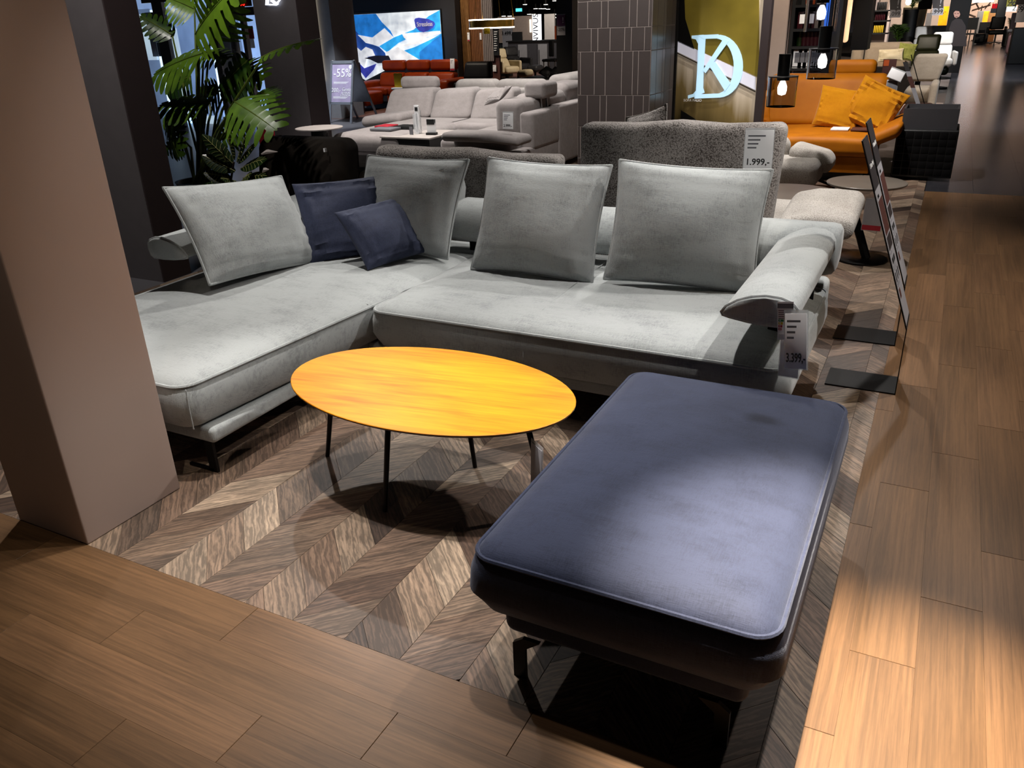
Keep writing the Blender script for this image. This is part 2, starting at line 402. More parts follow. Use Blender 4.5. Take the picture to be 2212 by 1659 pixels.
near = polys[:290]; rest = polys[290:]
for p, a in near: tile_obj('chevron_tile', p, a, 'chevron_wood', chev)
mb = MB()
for p, a in rest:
    vs, fs = tile_mb(p); mb.add(vs, fs)
o = mb.build('chevron_tiles_far', 'chevron_wood_far', chev, False); o['kind'] = 'stuff'
pf = slab('floor', EX, 2.6, -.36, 8.4, 'floor_base')
ends = {0: 1.553, 1: 1.855, 2: 2.17, 3: 2.478}
cols = [(EX, -.005)]+[(-.005+.157*i, -.005+.157*(i+1)) for i in range(14)]
for i, (a, b) in enumerate(cols):
    y = 1.553+.3117*i; y -= .935*math.ceil((y+.36)/.935)
    while y < 8.4:
        p = clip(clip([(a, y), (b, y), (b, y+.935), (a, y+.935)], 0, -1, .36), 0, 1, 8.4); y += .935
        if len(p) > 2: tile_obj('plank', p, math.pi/2, 'plank_oak', pf)
pl = slab('floor', -4.6, EX, -.36, EY, 'floor_base')
for i in range(11):
    b = EY-.1535*i; a = b-.1535
    if a < -.36: a = -.36
    x = -1.579-.3025*i; x += .905*math.ceil((-4.6-.905-x)/.905)
    while x < EX:
        p = clip(clip([(x, a), (x+.905, a), (x+.905, b), (x, b)], 1, 0, EX), -1, 0, 4.6); x += .905
        if len(p) > 2: tile_obj('plank', p, 0, 'plank_oak', pl)
# ---------------------------------------------------------------- front pillar
pil = thing('pillar', 'plain beige painted square pillar standing in the left foreground', 'pillar', (-2.52, 1.525, 0))
MB().rbox(-2.70, -2.335, 1.326, 1.722, 0, 3.6, .006, 2, 8).build('shaft', 'column_paint', pil, True, True)
# ---------------------------------------------------------------- sectional sofa
sofa = thing('sectional_sofa', 'light grey fabric corner sofa with chaise and rolled back bolsters', 'sofa', (-1.9, 2.8, 0))
def skew(p):                                                  # the chaise widens a little towards the corner
    f = max(0, min(1, (p[0]+3.3)/1.0)); return Vector((p[0]+(p[1]-2.7)*.085*f, p[1], p[2]))
ch = seat_cushion(-3.40, -2.205, 1.775, 3.74, .20, .385, .43, .07, skew).build('chaise_seat', 'sofa_grey', sofa, True, True)
pipe_loop(-3.394, -2.209, 1.781, 3.734, .07, .388, .0068, skew).build('piping', 'sofa_grey', ch, True, True)
MB().tube([(-3.3, 3.02, .424), (-2.9, 2.945, .4285), (-2.5, 2.86, .427), (-2.3, 2.825, .416), (-2.215, 2.80, .398)], .003, 6).build('seam', 'sofa_grey', ch, True, True)
MB().tube([skew(Vector(p)) for p in ((-2.212, 1.80, .38), (-2.209, 1.795, .3), (-2.216, 1.80, .22))], .003, 5).build('seam', 'sofa_grey', ch, True, True)
ms = seat_cushion(-2.185, -.35, 2.745, 3.80, .20, .385, .43, .075).build('main_seat', 'sofa_grey', sofa, True, True)
pipe_loop(-2.179, -.356, 2.751, 3.794, .075, .388, .0068).build('piping', 'sofa_grey', ms, True, True)
MB().tube([(-1.42, 3.72, .428), (-1.415, 3.3, .4315), (-1.405, 2.95, .4265), (-1.40, 2.80, .409), (-1.398, 2.752, .387), (-1.398, 2.738, .3), (-1.398, 2.75, .22)], .0025, 6).build('seam', 'sofa_grey', ms, True, True)
MB().rbox(-3.34, -2.26, 1.85, 3.78, .135, .20, .02, fn=None).build('chaise_base', 'sofa_grey', sofa, True, True)
MB().rbox(-2.26, -.42, 2.82, 3.78, .135, .20, .02).build('main_base', 'sofa_grey', sofa, True, True)
MB().rbox(-3.40, -.37, 3.76, 3.98, .15, .40, .03).build('rear_frame', 'sofa_grey', sofa, True, True)
for (x, y, dx) in ((-2.31, 1.87, -.13), (-3.2, 1.87, .13), (-3.2, 3.7, .13), (-.47, 2.9, -.13), (-.47, 3.7, -.13), (-2.2, 3.7, .13)):
    b = MB().box(x-.02, x+.02, y-.006, y+.006, .0, .135); b.box(min(x, x+dx), max(x, x+dx), y-.006, y+.006, 0, .012)
    b.build('leg', 'black_metal', sofa, False, True)
ARM = [(0, .591), (.015, .614), (.055, .641), (.10, .658), (.15, .667), (.20, .664), (.236, .652), (.255, .632), (.259, .60), (.252, .574), (.235, .563), (.17, .562), (.10, .566), (.03, .576), (.006, .581)]
def arm(name, x_in, sg, y0, y1, rise=0.0):
    prof = [(x_in+sg*a, b) for a, b in ARM]
    cx = sum(p[0] for p in prof)/len(prof); cz = sum(p[1] for p in prof)/len(prof)
    loops = []
    for (t, s) in ((0, .90), (.006, .97), (.02, 1), (.5, 1), (1.1, 1), (y1-y0, 1)):
        loops.append([(cx+(p[0]-cx)*s, y0+t, cz+(p[1]-cz)*s+rise*t/(y1-y0)) for p in prof])
    o = MB().loft(loops).build(name, 'sofa_grey', sofa, True, True, 50)
    MB().tube([(p[0], y0+.012, p[1]) for p in prof], .0055, 6, True).build('piping', 'sofa_grey', o, True, True)
    xm = x_in+sg*.16
    for yy in (y0+.35, y1-.25): MB().box(xm-.05, xm+.05, yy, yy+.012, .38, .575).build('bracket', 'black_metal', o, False, True)
    return o
arm('armrest', -.602, 1, 2.72, 3.80); arm('armrest', -3.10, -1, 2.60, 3.90, .02)
def bolster(x0, x1, yf, z, tilt=0.0, yb=.25, mitre=0):
    prof = [(-.02, .08), (-.018, .03), (.01, 0), (.12, -.01), (.22, .02), (.26, .10), (.245, .17), (.18, .20), (.10, .195), (.03, .16)]
    c, s = math.cos(tilt), math.sin(tilt); prof = [(a*c-b_*s, a*s+b_*c) for a, b_ in prof]
    loops = []
    for (t, k) in ((0, .80), (.012, .94), (.04, 1), ((x1-x0)/2, 1), (x1-x0-.04, 1), (x1-x0-.012, .94), (x1-x0, .80)):
        loops.append([(x0+t, yf+.12+(a-.12)*k, z+.1+(b_-.1)*k) for a, b_ in prof])
    o = MB().loft(loops).build('back_bolster', 'sofa_grey', sofa, True, True, 55)
    for xx in (x0+.12, (x0+x1)/2, x1-.12): MB().box(xx-.04, xx+.04, yf+.1, yf+.112, .39, z+.05).build('bracket', 'black_metal', o, False, True)
    return o
bolster(-2.33, -.335, 3.70, .475); bolster(-2.80, -2.36, 3.76, .58, .12)
# ---------------------------------------------------------------- cushions
def cushion(label, m, cx, cy, cz, yaw, lean, roll, w, h, t, group, seed, piping=True, name='cushion', pinch=.055, wr=.006, pw=.5):
    R = Vector((math.cos(yaw), math.sin(yaw), 0)); Bk = Vector((-math.sin(yaw), math.cos(yaw), 0)); U = Vector((0, 0, math.cos(lean)))+Bk*math.sin(lean)
    R2 = R*math.cos(roll)+U*math.sin(roll); U2 = U*math.cos(roll)-R*math.sin(roll)
    th = thing(name, label, 'cushion', group=group); frame(th, (cx, cy, cz), R2, U2)
    mb, ring = pillow(w, h, t, 24, pinch, wr, seed, pw); weld(mb.build('cover', m, th))
    if piping: MB().tube(ring, .0075, 6, True).build('piping', m, th)
    return th
g = 'grey scatter cushions on the corner sofa'
cushion('light grey square cushion on the chaise, leaning at the left armrest', 'sofa_grey', -3.03, 2.95, .66, 1.50, .56, -.10, .70, .50, .21, g, 1)
cushion('grey cushion in the sofa corner behind the navy pillows', 'sofa_grey', -2.533, 3.629, .665, -.069, .50, .013, .68, .53, .20, g, 2)
cushion('grey cushion in the middle of the sofa back', 'sofa_grey', -1.669, 3.482, .682, .011, .402, -.019, .645, .55, .21, g, 3)
cushion('grey cushion on the sofa next to the right armrest', 'sofa_grey', -.965, 3.53, .69, .16, .35, -.05, .67, .54, .21, g, 4)
g = 'navy scatter cushions on the chaise'
cushion('large creased navy cushion leaning behind the small navy one', 'navy', -2.792, 3.437, .615, .841, .552, .009, .50, .45, .13, g, 5, False, wr=.008)
cushion('small navy cushion lying in front of the large navy cushion', 'navy', -2.516, 3.383, .575, 1.118, .768, .082, .40, .36, .15, g, 6, False)
# ---------------------------------------------------------------- coffee table
plain('table_rim', (70, 36, 12), .45)
def table_wood():
    m, nt, b = nmat('honey_wood'); tc = nd(nt, 'TexCoord'); v = tc.outputs['Object']; vr = mapping(nt, v, (1, 1, 1), (0, 0, math.radians(-8)))
    g1 = noise(nt, mapping(nt, vr, (4, 70, 1)), 1, 5, .6, .4); g2 = noise(nt, mapping(nt, vr, (1.5, 9, 1)), 1, 3, .5, .8)
    f = mth(nt, 'ADD', mth(nt, 'MULTIPLY', g1, .6), mth(nt, 'MULTIPLY', g2, .55))
    col = ramp(nt, f, [(.38, (.36, .115, .001)), (.55, (.50, .195, .001)), (.75, (.60, .285, .003))])
    k = nd(nt, 'TexVoronoi'); k.inputs['Scale'].default_value = 3.3; nt.links.new(mapping(nt, vr, (.8, 1.5, 1), (0, 0, 0), (.3, .1, 0)), k.inputs['Vector'])
    kn = ramp(nt, k.outputs[0], [(.012, (.12, .04, .01)), (.05, (.62, .45, .3)), (.10, (1, 1, 1))])
    nt.links.new(mix(nt, col, kn, 1.0, 'MULTIPLY'), b.inputs['Base Color']); b.inputs['Roughness'].default_value = .45; b.inputs['Specular IOR Level'].default_value = .3
    bump(nt, b, g1, .06, .001)
table_wood()
TC = (-1.496, 2.174)
tab = thing('coffee_table', 'oval honey yellow wooden coffee table on thin black legs', 'table', (TC[0], TC[1], 0))
def ell(a, b, z, n=72): return [(a*math.cos(2*math.pi*i/n), b*math.sin(2*math.pi*i/n), z) for i in range(n)]
top = MB().loft([ell(.532, .313, .362), ell(.545, .326, .366), ell(.5555, .3365, .3745), ell(.5565, .3375, .379), ell(.5545, .3355, .3805)]).build('tabletop', 'honey_wood', tab, True, False, 30)
MB().loft([ell(.531, .312, .3615), ell(.5445, .3255, .3655), ell(.5560, .337, .3735), ell(.557, .338, .3755), ell(.5555, .3365, .3757)], True, False).build('dark_rim', 'table_rim', top, True, False, 30)
FT = [((-.04, -.266), (-.035, -.19)), ((-.485, -.03), (-.40, -.03)), ((.10, .13), (.07, .12)), ((.50, -.05), (.40, -.03))]
for (fx, fy), (tx, ty) in FT:
    MB().tube([(fx, fy, 0), (tx, ty, .362)], [.0085, .011], 8).build('leg', 'black_metal', tab)
MB().sweep([(-.009, -.016), (.009, -.016), (.009, .016), (-.009, .016)], (-.035, -.19, .325), (1, 0, 0), (0, 0, 1), (.11, .31, 0)).build('crossbar', 'black_metal', tab, False)
MB().sweep([(-.009, -.016), (.009, -.016), (.009, .016), (-.009, .016)], (-.40, -.03, .325), (0, 1, 0), (0, 0, 1), (.80, 0, 0)).build('crossbar', 'black_metal', tab, False)
# ---------------------------------------------------------------- ottoman
ot = thing('ottoman', 'large rectangular navy velvet footstool on angled black legs', 'ottoman', (-.497, 1.95, 0))
OX0, OX1, OY0, OY1 = -.862, -.130, 1.350, 2.565
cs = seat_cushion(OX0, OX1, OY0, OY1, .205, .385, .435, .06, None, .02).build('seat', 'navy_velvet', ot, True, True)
pipe_loop(OX0+.006, OX1-.006, OY0+.006, OY1-.006, .06, .387, .006).build('piping', 'navy', cs, True, True)
bl = MB().rbox(OX0+.06, OX1-.06, OY0+.06, OY1-.06, .13, .212, .03).build('base', 'navy', ot, True, True)
for sx in (-1, 1):
    for sy in (-1, 1):
        x = -.497+sx*.275; y = 1.957+sy*.545
        prof = [(0, 0), (.034, 0), (.034, .098), (.075, .131), (.028, .131), (0, .110)]
        MB().sweep([(x+sx*.0-sx*p[0], p[1]) for p in prof], (0, y-.006, 0), (1, 0, 0), (0, 0, 1), (0, .012, 0)).build('leg', 'black_metal', ot, False, True)
# ================================================================ things around the sofa
def pz(px, py, Y): return W(px, py, Y).z
def pxr(p0, p1, pm, Y): return W(p0, pm, Y).x, W(p1, pm, Y).x
def pbox(name, p, Y, depth, m, parent, r=.0, fn=None, k=2, floor=False, hang=False):
    """a block whose front stands on the plane Y and covers the measured rectangle p=(x0,y0,x1,y1)"""
    pm = (p[1]+p[3])/2; pc = (p[0]+p[2])/2; x0, x1 = pxr(p[0], p[2], pm, Y); z1 = pz(pc, p[1], Y); z0 = 0.0 if floor else max(0.0, pz(pc, p[3], Y))
    mb = MB()
    if r: mb.rbox(x0, x1, Y, Y+depth, z0, z1, r, k, 2, fn)
    else: mb.box(x0, x1, Y, Y+depth, z0, z1)
    o = mb.build(name, m, parent, bool(r), True)
    if hang:
        for f in (.15, .85): MB().tube([(x0+(x1-x0)*f, Y+depth/2, z1-.01), (x0+(x1-x0)*f, Y+depth/2, 3.61)], .004, 4).build('wire', 'steel', o, True, True)
    return o
def flat(name, pts, Y, m, parent, th=.004):
    P = [W(a, b, Y) for a, b in pts]
    return MB().sweep([(q.x, q.z) for q in P], (0, Y, 0), (1, 0, 0), (0, 0, 1), (0, th, 0)).build(name, m, parent, False, True)
def at_thing(name, label, cat, loc, group=None): return thing(name, label, cat, loc, 0, group)
def price_tag(label, c, R, U, w, h, price, group='hanging price cards', lines=4, red=False, mat='paper_white'):
    t = thing('price_tag', label, 'price tag', group=group); frame(t, c, R, U)
    MB().rbox(-w/2, w/2, -h/2, h/2, -.0012, .0012, .001, 1, 1).build('card', mat, t)
    MB().box(-w/2-.004, w/2+.004, -h/2-.004, h/2+.012, -.0022, -.0016).build('sleeve', 'clear_sleeve', t, False)
    if price: text('price', price, h*.23, 'ink_black', t, loc=(0, -h*.31, .0016), bold=.018, sx=min(1.0, w/h*1.42))
    for i in range(lines):
        ww = w*(.5 if i else .62)*(1-.12*i); y = h*(.36-.1*i)
        MB().box(-w*.40, -w*.40+ww, y-.004*h/.2, y+.004*h/.2, .0012, .0016).build('print_line', 'ink_grey', t, False)
    if red: MB().box(-w/2, w/2, -h/2, -h*.34, .0012, .0016).build('red_strip', 'ink_red', t, False)
    return t
m_, nt_, b_ = nmat('clear_sleeve'); b_.inputs['Base Color'].default_value = (.75, .78, .8, 1); b_.inputs['Alpha'].default_value = .35; b_.inputs['Roughness'].default_value = .15
m_, nt_, b_ = nmat('clear_glass'); b_.inputs['Base Color'].default_value = (.95, .97, 1, 1); b_.inputs['Transmission Weight'].default_value = 1; b_.inputs['Roughness'].default_value = .02; b_.inputs['IOR'].default_value = 1.35
boucle('boucle_taupe_shaded', (92, 84, 80), (206, 198, 192), 150); boucle('boucle_pale', (176, 168, 160), (236, 230, 222), 170)  # one sofa fabric: darker copy for its shaded back, pale for lit parts
leather('mustard_leather', (190, 108, 4), (212, 126, 8), .6); fabric('mustard_wool', (206, 128, 4), (236, 160, 12), 2.5, .2)
leather('rust_leather', (150, 50, 10), (176, 66, 14), .4); leather('black_leather', (14, 14, 15), (24, 24, 26), .45); leather('olive_leather', (34, 36, 22), (56, 58, 38), .4)
leather('cream_leather', (214, 196, 160), (236, 220, 186), .45); leather('white_leather', (206, 202, 196), (232, 228, 222), .45); leather('grey_leather', (44, 44, 48), (66, 66, 70), .45)
fabric('grey_suede', (146, 138, 136), (188, 180, 178), 1.4, .25, .85, 3); fabric('pale_fabric', (180, 172, 168), (226, 220, 216), 1.4, .25, .85, 3); fabric('beige_fabric', (150, 132, 112), (190, 172, 150), 1.4, .2, .85, 3)
fabric('olive_dark_fabric', (26, 20, 16), (46, 38, 30), 1.4, .1); fabric('mesh_green', (92, 98, 30), (176, 178, 96), 6, .1)
plain('stone_top', (126, 116, 106), .35, var=.18, scale=5); plain('stone_white', (206, 196, 190), .4, var=.1, scale=6); plain('dark_grey_paint', (60, 58, 62), .6); plain('brown_paint', (52, 38, 40), .65)
plain('dark_wall', (30, 28, 31), .6); plain('sign_brown', (58, 52, 54), .5); plain('sign_grey', (186, 184, 190), .45); plain('photo_dark', (60, 50, 50), .5); plain('photo_brown', (96, 54, 46), .5); plain('ink_white', (240, 240, 240), .5)
plain('pale_wall', (206, 186, 176), .7, var=.03); plain('steel', (150, 150, 152), .3, .9); plain('aluminium', (188, 192, 200), .35, .8); plain('light_grey_paint', (150, 148, 150), .6)
plain('bulb_glow', (255, 244, 226), .4, emit=9.0, var=0); plain('soft_glow', (255, 240, 214), .4, emit=3.0, var=0)
# ---- tags on the grey sofa
price_tag('white 3.399 price card hanging from the grey sofa armrest', W(1719, 737, 2.66), (.93, -.30, .22), (.25, .12, .96), .078, .185, '3.399,-')
price_tag('empty pale card tucked behind the 3.399 price card', W(1706, 765, 2.69), (.95, -.28, .1), (.08, .12, .99), .07, .16, '', lines=0)
el = thing('energy_label', 'narrow label with green yellow and red bars on the sofa armrest', 'label'); frame(el, W(1697, 693, 2.70), (.98*.92, -.12*.92, .14*.92), (.18, .1, .97)); el.scale = (.82, .82, .82)
MB().box(-.033, .033, -.08, .08, -.001, .001).build('card', 'paper_white', el, False)
MB().box(-.033, .033, .052, .072, .001, .0014).build('header', 'ink_grey', el, False)
for i, (cm, ww) in enumerate((('ink_green', .022), ('ink_yellow', .018), ('ink_red', .016), ('ink_red', .013))):
    bar = MB().box(-.029, -.029+ww, -.004-i*.012, .006-i*.012, .001, .0014).build('grade_bar', cm, el, False)
    text('letter', 'ABCD'[i], .010, 'ink_white', bar, loc=(-.022, .001-i*.012, .0016), depth=.0002)
text('grade_letter', 'A', .034, 'ink_green', el, loc=(.014, -.012, .0012))
for i in range(5): MB().box(-.029, .026-.004*(i % 3), .041-i*.008, .0435-i*.008, .001, .0014).build('print_line', 'ink_black', el, False)
for i in range(4): MB().box(-.029, .028, -.060-i*.006, -.058-i*.006, .001, .0014).build('print_line', 'ink_grey', el, False)
price_tag('grey blank card hanging from the coffee table leg', (-.995, 2.02, .235), (.80, -.60, 0), (.03, .02, 1), .075, .17, '', lines=0, mat='sign_grey')
# ---- the two sign stands on the aisle edge
def sign_stand(label, x, y0, y1, dx=0.0):
    t = at_thing('sign_stand', label, 'sign', (x, (y0+y1)/2, 0), 'leaning display signs beside the sofa')
    MB().box(x-.295, x, y0, y1, 0, .006).build('foot_plate', 'black_metal', t, False, True)
    MB().box(x-.004, x, y0, y1, .006, .31).build('upright', 'black_metal', t, False, True)
    A = Vector((x-.001, 0, .305)); B = Vector((x-.278, 0, 1.07)); d = (B-A); L = d.length; d.normalize(); n = Vector((d.z, 0, -d.x))
    if n.x < 0: n = -n
    def panel(nm, v0, v1, s0, s1, off, m, th=.004, parent=None):
        O = A+d*(v0*L)+n*off
        return MB().sweep([(0, 0), (s1-s0, 0), (s1-s0, (v1-v0)*L), (0, (v1-v0)*L)], (O.x, y0+s0, O.z), (0, 1, 0), tuple(d), tuple(n*th)).build(nm, m, parent or t, False, True)
    w = y1-y0
    bd = panel('board', 0, 1, 0, w, -.004, 'black_metal', .005)
    panel('header', .74, .995, .004, w-.004, .001, 'sign_brown', .001, bd)
    panel('sheet', .02, .74, .004, w-.004, .001, 'sign_grey', .001, bd)
    panel('sofa_photo', .50, .68, .03, w-.012, .002, 'photo_brown', .0008, bd)
    for k in range(3): panel('chair_photo', .42, .49, .03+k*.05, .075+k*.05, .002, 'photo_dark', .0008, bd)
    for k in range(2): panel('model_drawing', .345, .375, .04+k*.06, .085+k*.06, .002, 'ink_black', .0008, bd)
    for k in range(3): panel('model_drawing', .25, .30, .03+k*.055, .05+k*.055, .002, 'ink_black', .0008, bd)
    panel('swatch', .16, .21, .03, .075, .002, 'photo_brown', .0008, bd)
    for k, v in enumerate((.40, .33, .315, .235, .225)): panel('print_line', v, v+.005, .03, .10+.01*(k % 3), .002, 'ink_grey', .0006, bd)
    O = A+d*(.86*L)+n*.0025
    text('brand_lettering', 'D Dieter Knoll', .027, 'ink_white', bd, (0, 1, 0), d, Vector((O.x-x, 0.0, O.z)), .0005, sx=.85)
    O = A+d*(.70*L)+n*.0025
    text('model_lettering', 'AZUMA', .02, 'ink_black', bd, (0, 1, 0), d, Vector((O.x-x, -.03, O.z)), .0005, sx=.8)
sign_stand('nearer leaning sign with dark header, its foot beside the navy ottoman', -.008, 3.60, 3.80)
sign_stand('farther leaning sign with dark header standing behind the nearer one', -.050, 4.21, 4.42)
# ---- taupe boucle sofa right behind
ts = at_thing('boucle_sofa', 'taupe boucle sofa seen from behind with a raised right backrest', 'sofa', (-1.9, 4.8, 0))
def backpad(x0, x1, z0, z1, y, sl):
    o = MB().rbox(x0, x1, y, y+.17, z0, z1, .05, 3, 4, lambda u, v, w, p: (p[0]*(1-.02*(1-w)), p[1]+(p[2])*.18+.015*math.sin(u*9)*max(0, w), p[2]+sl*u*max(0, w)+.01*math.cos(u*5))).build('backrest', 'boucle_taupe_shaded', ts, True, True)
    MB().tube([(x0+.06+(x1-x0-.12)*i/16, y+.055+(z1-z0)/2*.18-.01, z1-.012+sl*(-1+2*i/16)+.01*math.cos((-1+2*i/16)*5)) for i in range(17)], .006, 6).build('piping', 'boucle_taupe_shaded', o, True, True)
backpad(-3.2, -1.93, .45, .855, 4.24, -.012); backpad(-1.79, -.70, .45, 1.04, 4.22, .008)
MB().rbox(-3.3, -.62, 4.5, 5.45, .2, .46, .07).build('seat', 'boucle_pale', ts, True, True)
MB().rbox(-3.3, -.62, 4.22, 4.5, .14, .44, .05).build('rear_frame', 'boucle_taupe_shaded', ts, True, True)
MB().rbox(-.74, -.335, 4.42, 5.0, .485, .60, .055, 3, 3, lambda u, v, w, p: (p[0], p[1], p[2]-.05*u*u*(1 if u < 0 else .2)+.03*v)).build('armrest', 'boucle_pale', ts, True, True)
MB().box(-.6, -.5, 4.7, 4.72, .3, .5).build('bracket', 'black_metal', ts, False, True)
for x in (-3.1, -.85):
    for y in (4.4, 5.3): MB().box(x-.02, x+.02, y-.02, y+.02, 0, .21).build('leg', 'black_metal', ts, False, True)
cushion('taupe cushion peeking above the boucle sofa by the tiled pillar', 'boucle_taupe_shaded', -1.62, 4.93, .78, -.5, .25, .30, .34, .52, .16, None, 9, True)
price_tag('white 1.999 price card hanging on the taupe boucle backrest', (-.80, 4.185, .935), (1, 0, .03), (-.02, .12, 1), .135, .185, '1.999,-')
# ---- round tables and the pale lounge chair
st = at_thing('side_table', 'round stone side table on one slanting black leg with disc foot', 'table', (-.37, 5.81, 0))
MB().lathe([(0, 0), (.165, 0), (.165, .012), (.158, .016), (0, .016)], (-.365, 5.81, 0), 40).build('foot_disc', 'black_metal', st, True, True, 30)
MB().tube([(-.335, 5.80, .014), (-.53, 5.86, .49)], .028, 8).build('slanting_leg', 'black_metal', st, True, True)
MB().lathe([(0, .488), (.235, .488), (.248, .496), (.25, .503), (.247, .506), (0, .506)], (-.405, 5.88, 0), 56).build('tabletop', 'stone_top', st, True, True, 30)
price_tag('grey card with red strip hanging under the stone side table', (-.325, 5.70, .33), (1, -.1, 0), (.03, .1, 1), .115, .20, '', lines=0, red=True, mat='sign_grey')
lt = at_thing('low_table', 'low round brown stone table beside the boucle sofa', 'table', (-.93, 5.98, 0))
MB().lathe([(0, .362), (.36, .362), (.385, .372), (.387, .378), (.383, .381), (0, .381)], (-.93, 5.98, 0), 56).build('tabletop', 'stone_top', lt, True, True, 30)
MB().lathe([(0, .3812), (.075, .3812), (.075, .383), (0, .383)], (-.645, 6.02, 0), 32).build('dark_inlay', 'sign_brown', lt, True, True, 30)
MB().lathe([(.2, 0), (.2, .012), (.035, .02), (.035, .362)], (-.93, 5.98, 0), 28).build('pedestal', 'black_metal', lt, True, True, 30)
lc = at_thing('lounge_chair', 'cream boucle lounge chair with rounded pads on black legs', 'chair', (-1.15, 8.0, 0))
pbox('seat', (1630, 350, 1764, 408), 7.7, .5, 'boucle_pale', lc, .08, None, 4); pbox('backrest', (1630, 296, 1703, 350), 8.1, .2, 'boucle_pale', lc, .09, None, 4)
pbox('arm_pad', (1700, 324, 1797, 368), 8.0, .4, 'boucle_pale', lc, .085, lambda u, v, w, p: (p[0], p[1], p[2]-.05*u), 4)
for (x, y) in ((-.86, 8.32), (-1.02, 7.7), (-1.5, 7.7), (-1.5, 8.3)):
    MB().tube([(-1.2, 8.0, .2), (x, y, .02), (x, y, 0)], .014, 6).build('leg', 'black_metal', lc, True, True)
# ---- mustard sofa
ys = at_thing('leather_sofa', 'mustard leather sofa with wool cushions behind the sign stands', 'sofa', (-1.5, 9.2, 0))
for (x0, x1) in ((-2.6, -1.62), (-1.60, -.56)):
    MB().rbox(x0, x1, 8.60, 9.75, .245, .42, .06, 4, 3, lambda u, v, w, p: (p[0], p[1], p[2]+.015*(1-u*u)*(w > 0))).build('seat', 'mustard_leather', ys, True, True)
MB().box(-2.6, -.60, 8.66, 9.8, .09, .24).build('front_panel', 'mustard_leather', ys, False, True)
MB().box(-2.55, -.65, 8.75, 9.75, 0, .09).build('plinth', 'black_plastic', ys, False, True)
for (x0, x1, z1) in ((-2.6, -1.86, .90), (-1.84, -.60, .925)):
    MB().rbox(x0, x1, 9.66, 9.95, .40, z1, .09, 4, 3, lambda u, v, w, p: (p[0], p[1]+.10*w, p[2])).build('backrest', 'mustard_leather', ys, True, True)
MB().rbox(-1.9, -.62, 9.98, 10.2, .3, .8, .05).build('back_shell', 'mustard_leather', ys, True, True)
MB().rbox(-1.22, -.77, 10.16, 10.34, .88, 1.045, .06, 4).build('headrest', 'mustard_leather', ys, True, True)
MB().rbox(-.66, -.36, 8.75, 9.75, .36, .50, .06, 4, 3, lambda u, v, w, p: (p[0], p[1], p[2]+.07*u)).build('armrest', 'mustard_leather', ys, True, True)
g = 'mustard cushions on the leather sofa'
cushion('mustard wool cushion, left one of the pair on the leather sofa', 'mustard_wool', -1.02, 9.42, .615, .12, .35, -.16, .44, .42, .14, g, 11, False, wr=.008)
cushion('creased mustard wool cushion, right one beside the leather armrest', 'mustard_wool', -.68, 9.40, .64, -.05, .30, -.42, .50, .46, .15, g, 12, False, wr=.014)
cushion('mustard leather cushion on the leather sofa beside the logo poster', 'mustard_leather', -1.93, 9.42, .60, .2, .3, .05, .44, .38, .12, g, 13, False)
for i, (x, m, lab) in enumerate(((-.95, 'paper_white', 'white brochure lying open on the mustard sofa'), (-.76, 'photo_brown', 'brown covered brochure lying on the mustard sofa'))):
    o = MB().rbox(x-.085, x+.085, 9.05, 9.25, .436, .452, .004, 1, 1).build('brochure', m, None); tag(o, lab, 'brochure', 'brochures on the mustard sofa')
price_tag('dark hanging card at the right end of the mustard backrest', (-.555, 9.60, .76), (1, 0, 0), (0, .1, 1), .10, .22, '', lines=3, mat='ink_grey')
price_tag('white folded card clipped on top of the mustard backrest', (-.53, 9.58, .93), (.9, 0, -.35), (.35, .2, .9), .14, .09, '', lines=0)
# ---- black planter box with tray
plain('woven_black', (13, 11, 12), .9, spec=.1)
bx = at_thing('display_box', 'black woven display box with a dark tray on top', 'box', (-.14, 9.2, 0))
MB().rbox(-.41, .125, 8.92, 9.5, .03, .475, .01, 2).build('body', 'black_plastic', bx, True, True)
for i in range(7):
    for j in range(6): MB().rbox(-.395+i*.073, -.395+i*.073+.068, 8.9175, 8.922, .05+j*.069, .05+j*.069+.064, .002, 1, 1).build('woven_panel', 'woven_black', bx, True, True)
b = MB().box(-.38, .10, 8.98, 9.00, .475, .665); b.box(-.38, -.362, 9.0, 9.42, .475, .665); b.box(.082, .10, 9.0, 9.42, .475, .665); b.box(-.38, .10, 9.42, 9.44, .475, .665)
b.build('tray', 'dark_grey_paint', bx, False, True)
MB().box(-.36, .08, 9.0, 9.42, .60, .605).build('glass_shelf', 'steel', bx, False, True)
def far_sign(label, a, b_, Y, w, mats):
    t = at_thing('sign_stand', label, 'sign', (W(*b_, Y).x, Y, 0), 'leaning display signs beside the sofa'); A = W(*b_, Y); B = W(*a, Y); d = (B-A)
    for i, (f0, f1, m) in enumerate(mats):
        O = A+d*f0; MB().sweep([(0, 0), (w, .18*w), (w, .18*w+.004), (0, .004)], tuple(O), (1, 0, 0), (0, 1, 0), tuple(d*(f1-f0))).build('board_panel' if i else 'board', m, t, False, True)
    MB().box(A.x-.1, A.x+.2, Y-.1, Y+.1, 0, .01).build('foot_plate', 'black_metal', t, False, True)
    MB().box(A.x, A.x+.04, Y-.01, Y+.01, 0, max(.02, A.z)).build('upright', 'black_metal', t, False, True)
far_sign('slim leaning sign standing behind the black display box', (1950, 134), (1985, 245), 10.6, .045, ((0, .5, 'sign_grey'), (.5, .72, 'photo_brown'), (.72, .82, 'sign_grey'), (.82, 1, 'sign_brown')))
wr_ = MB().tube([W(1968, 118, 10.3), W(2000, 236, 10.3)], .005, 6).build('wire_stand', 'black_metal', None); tag(wr_, 'thin black leaning wire rod above the display box', 'rod')
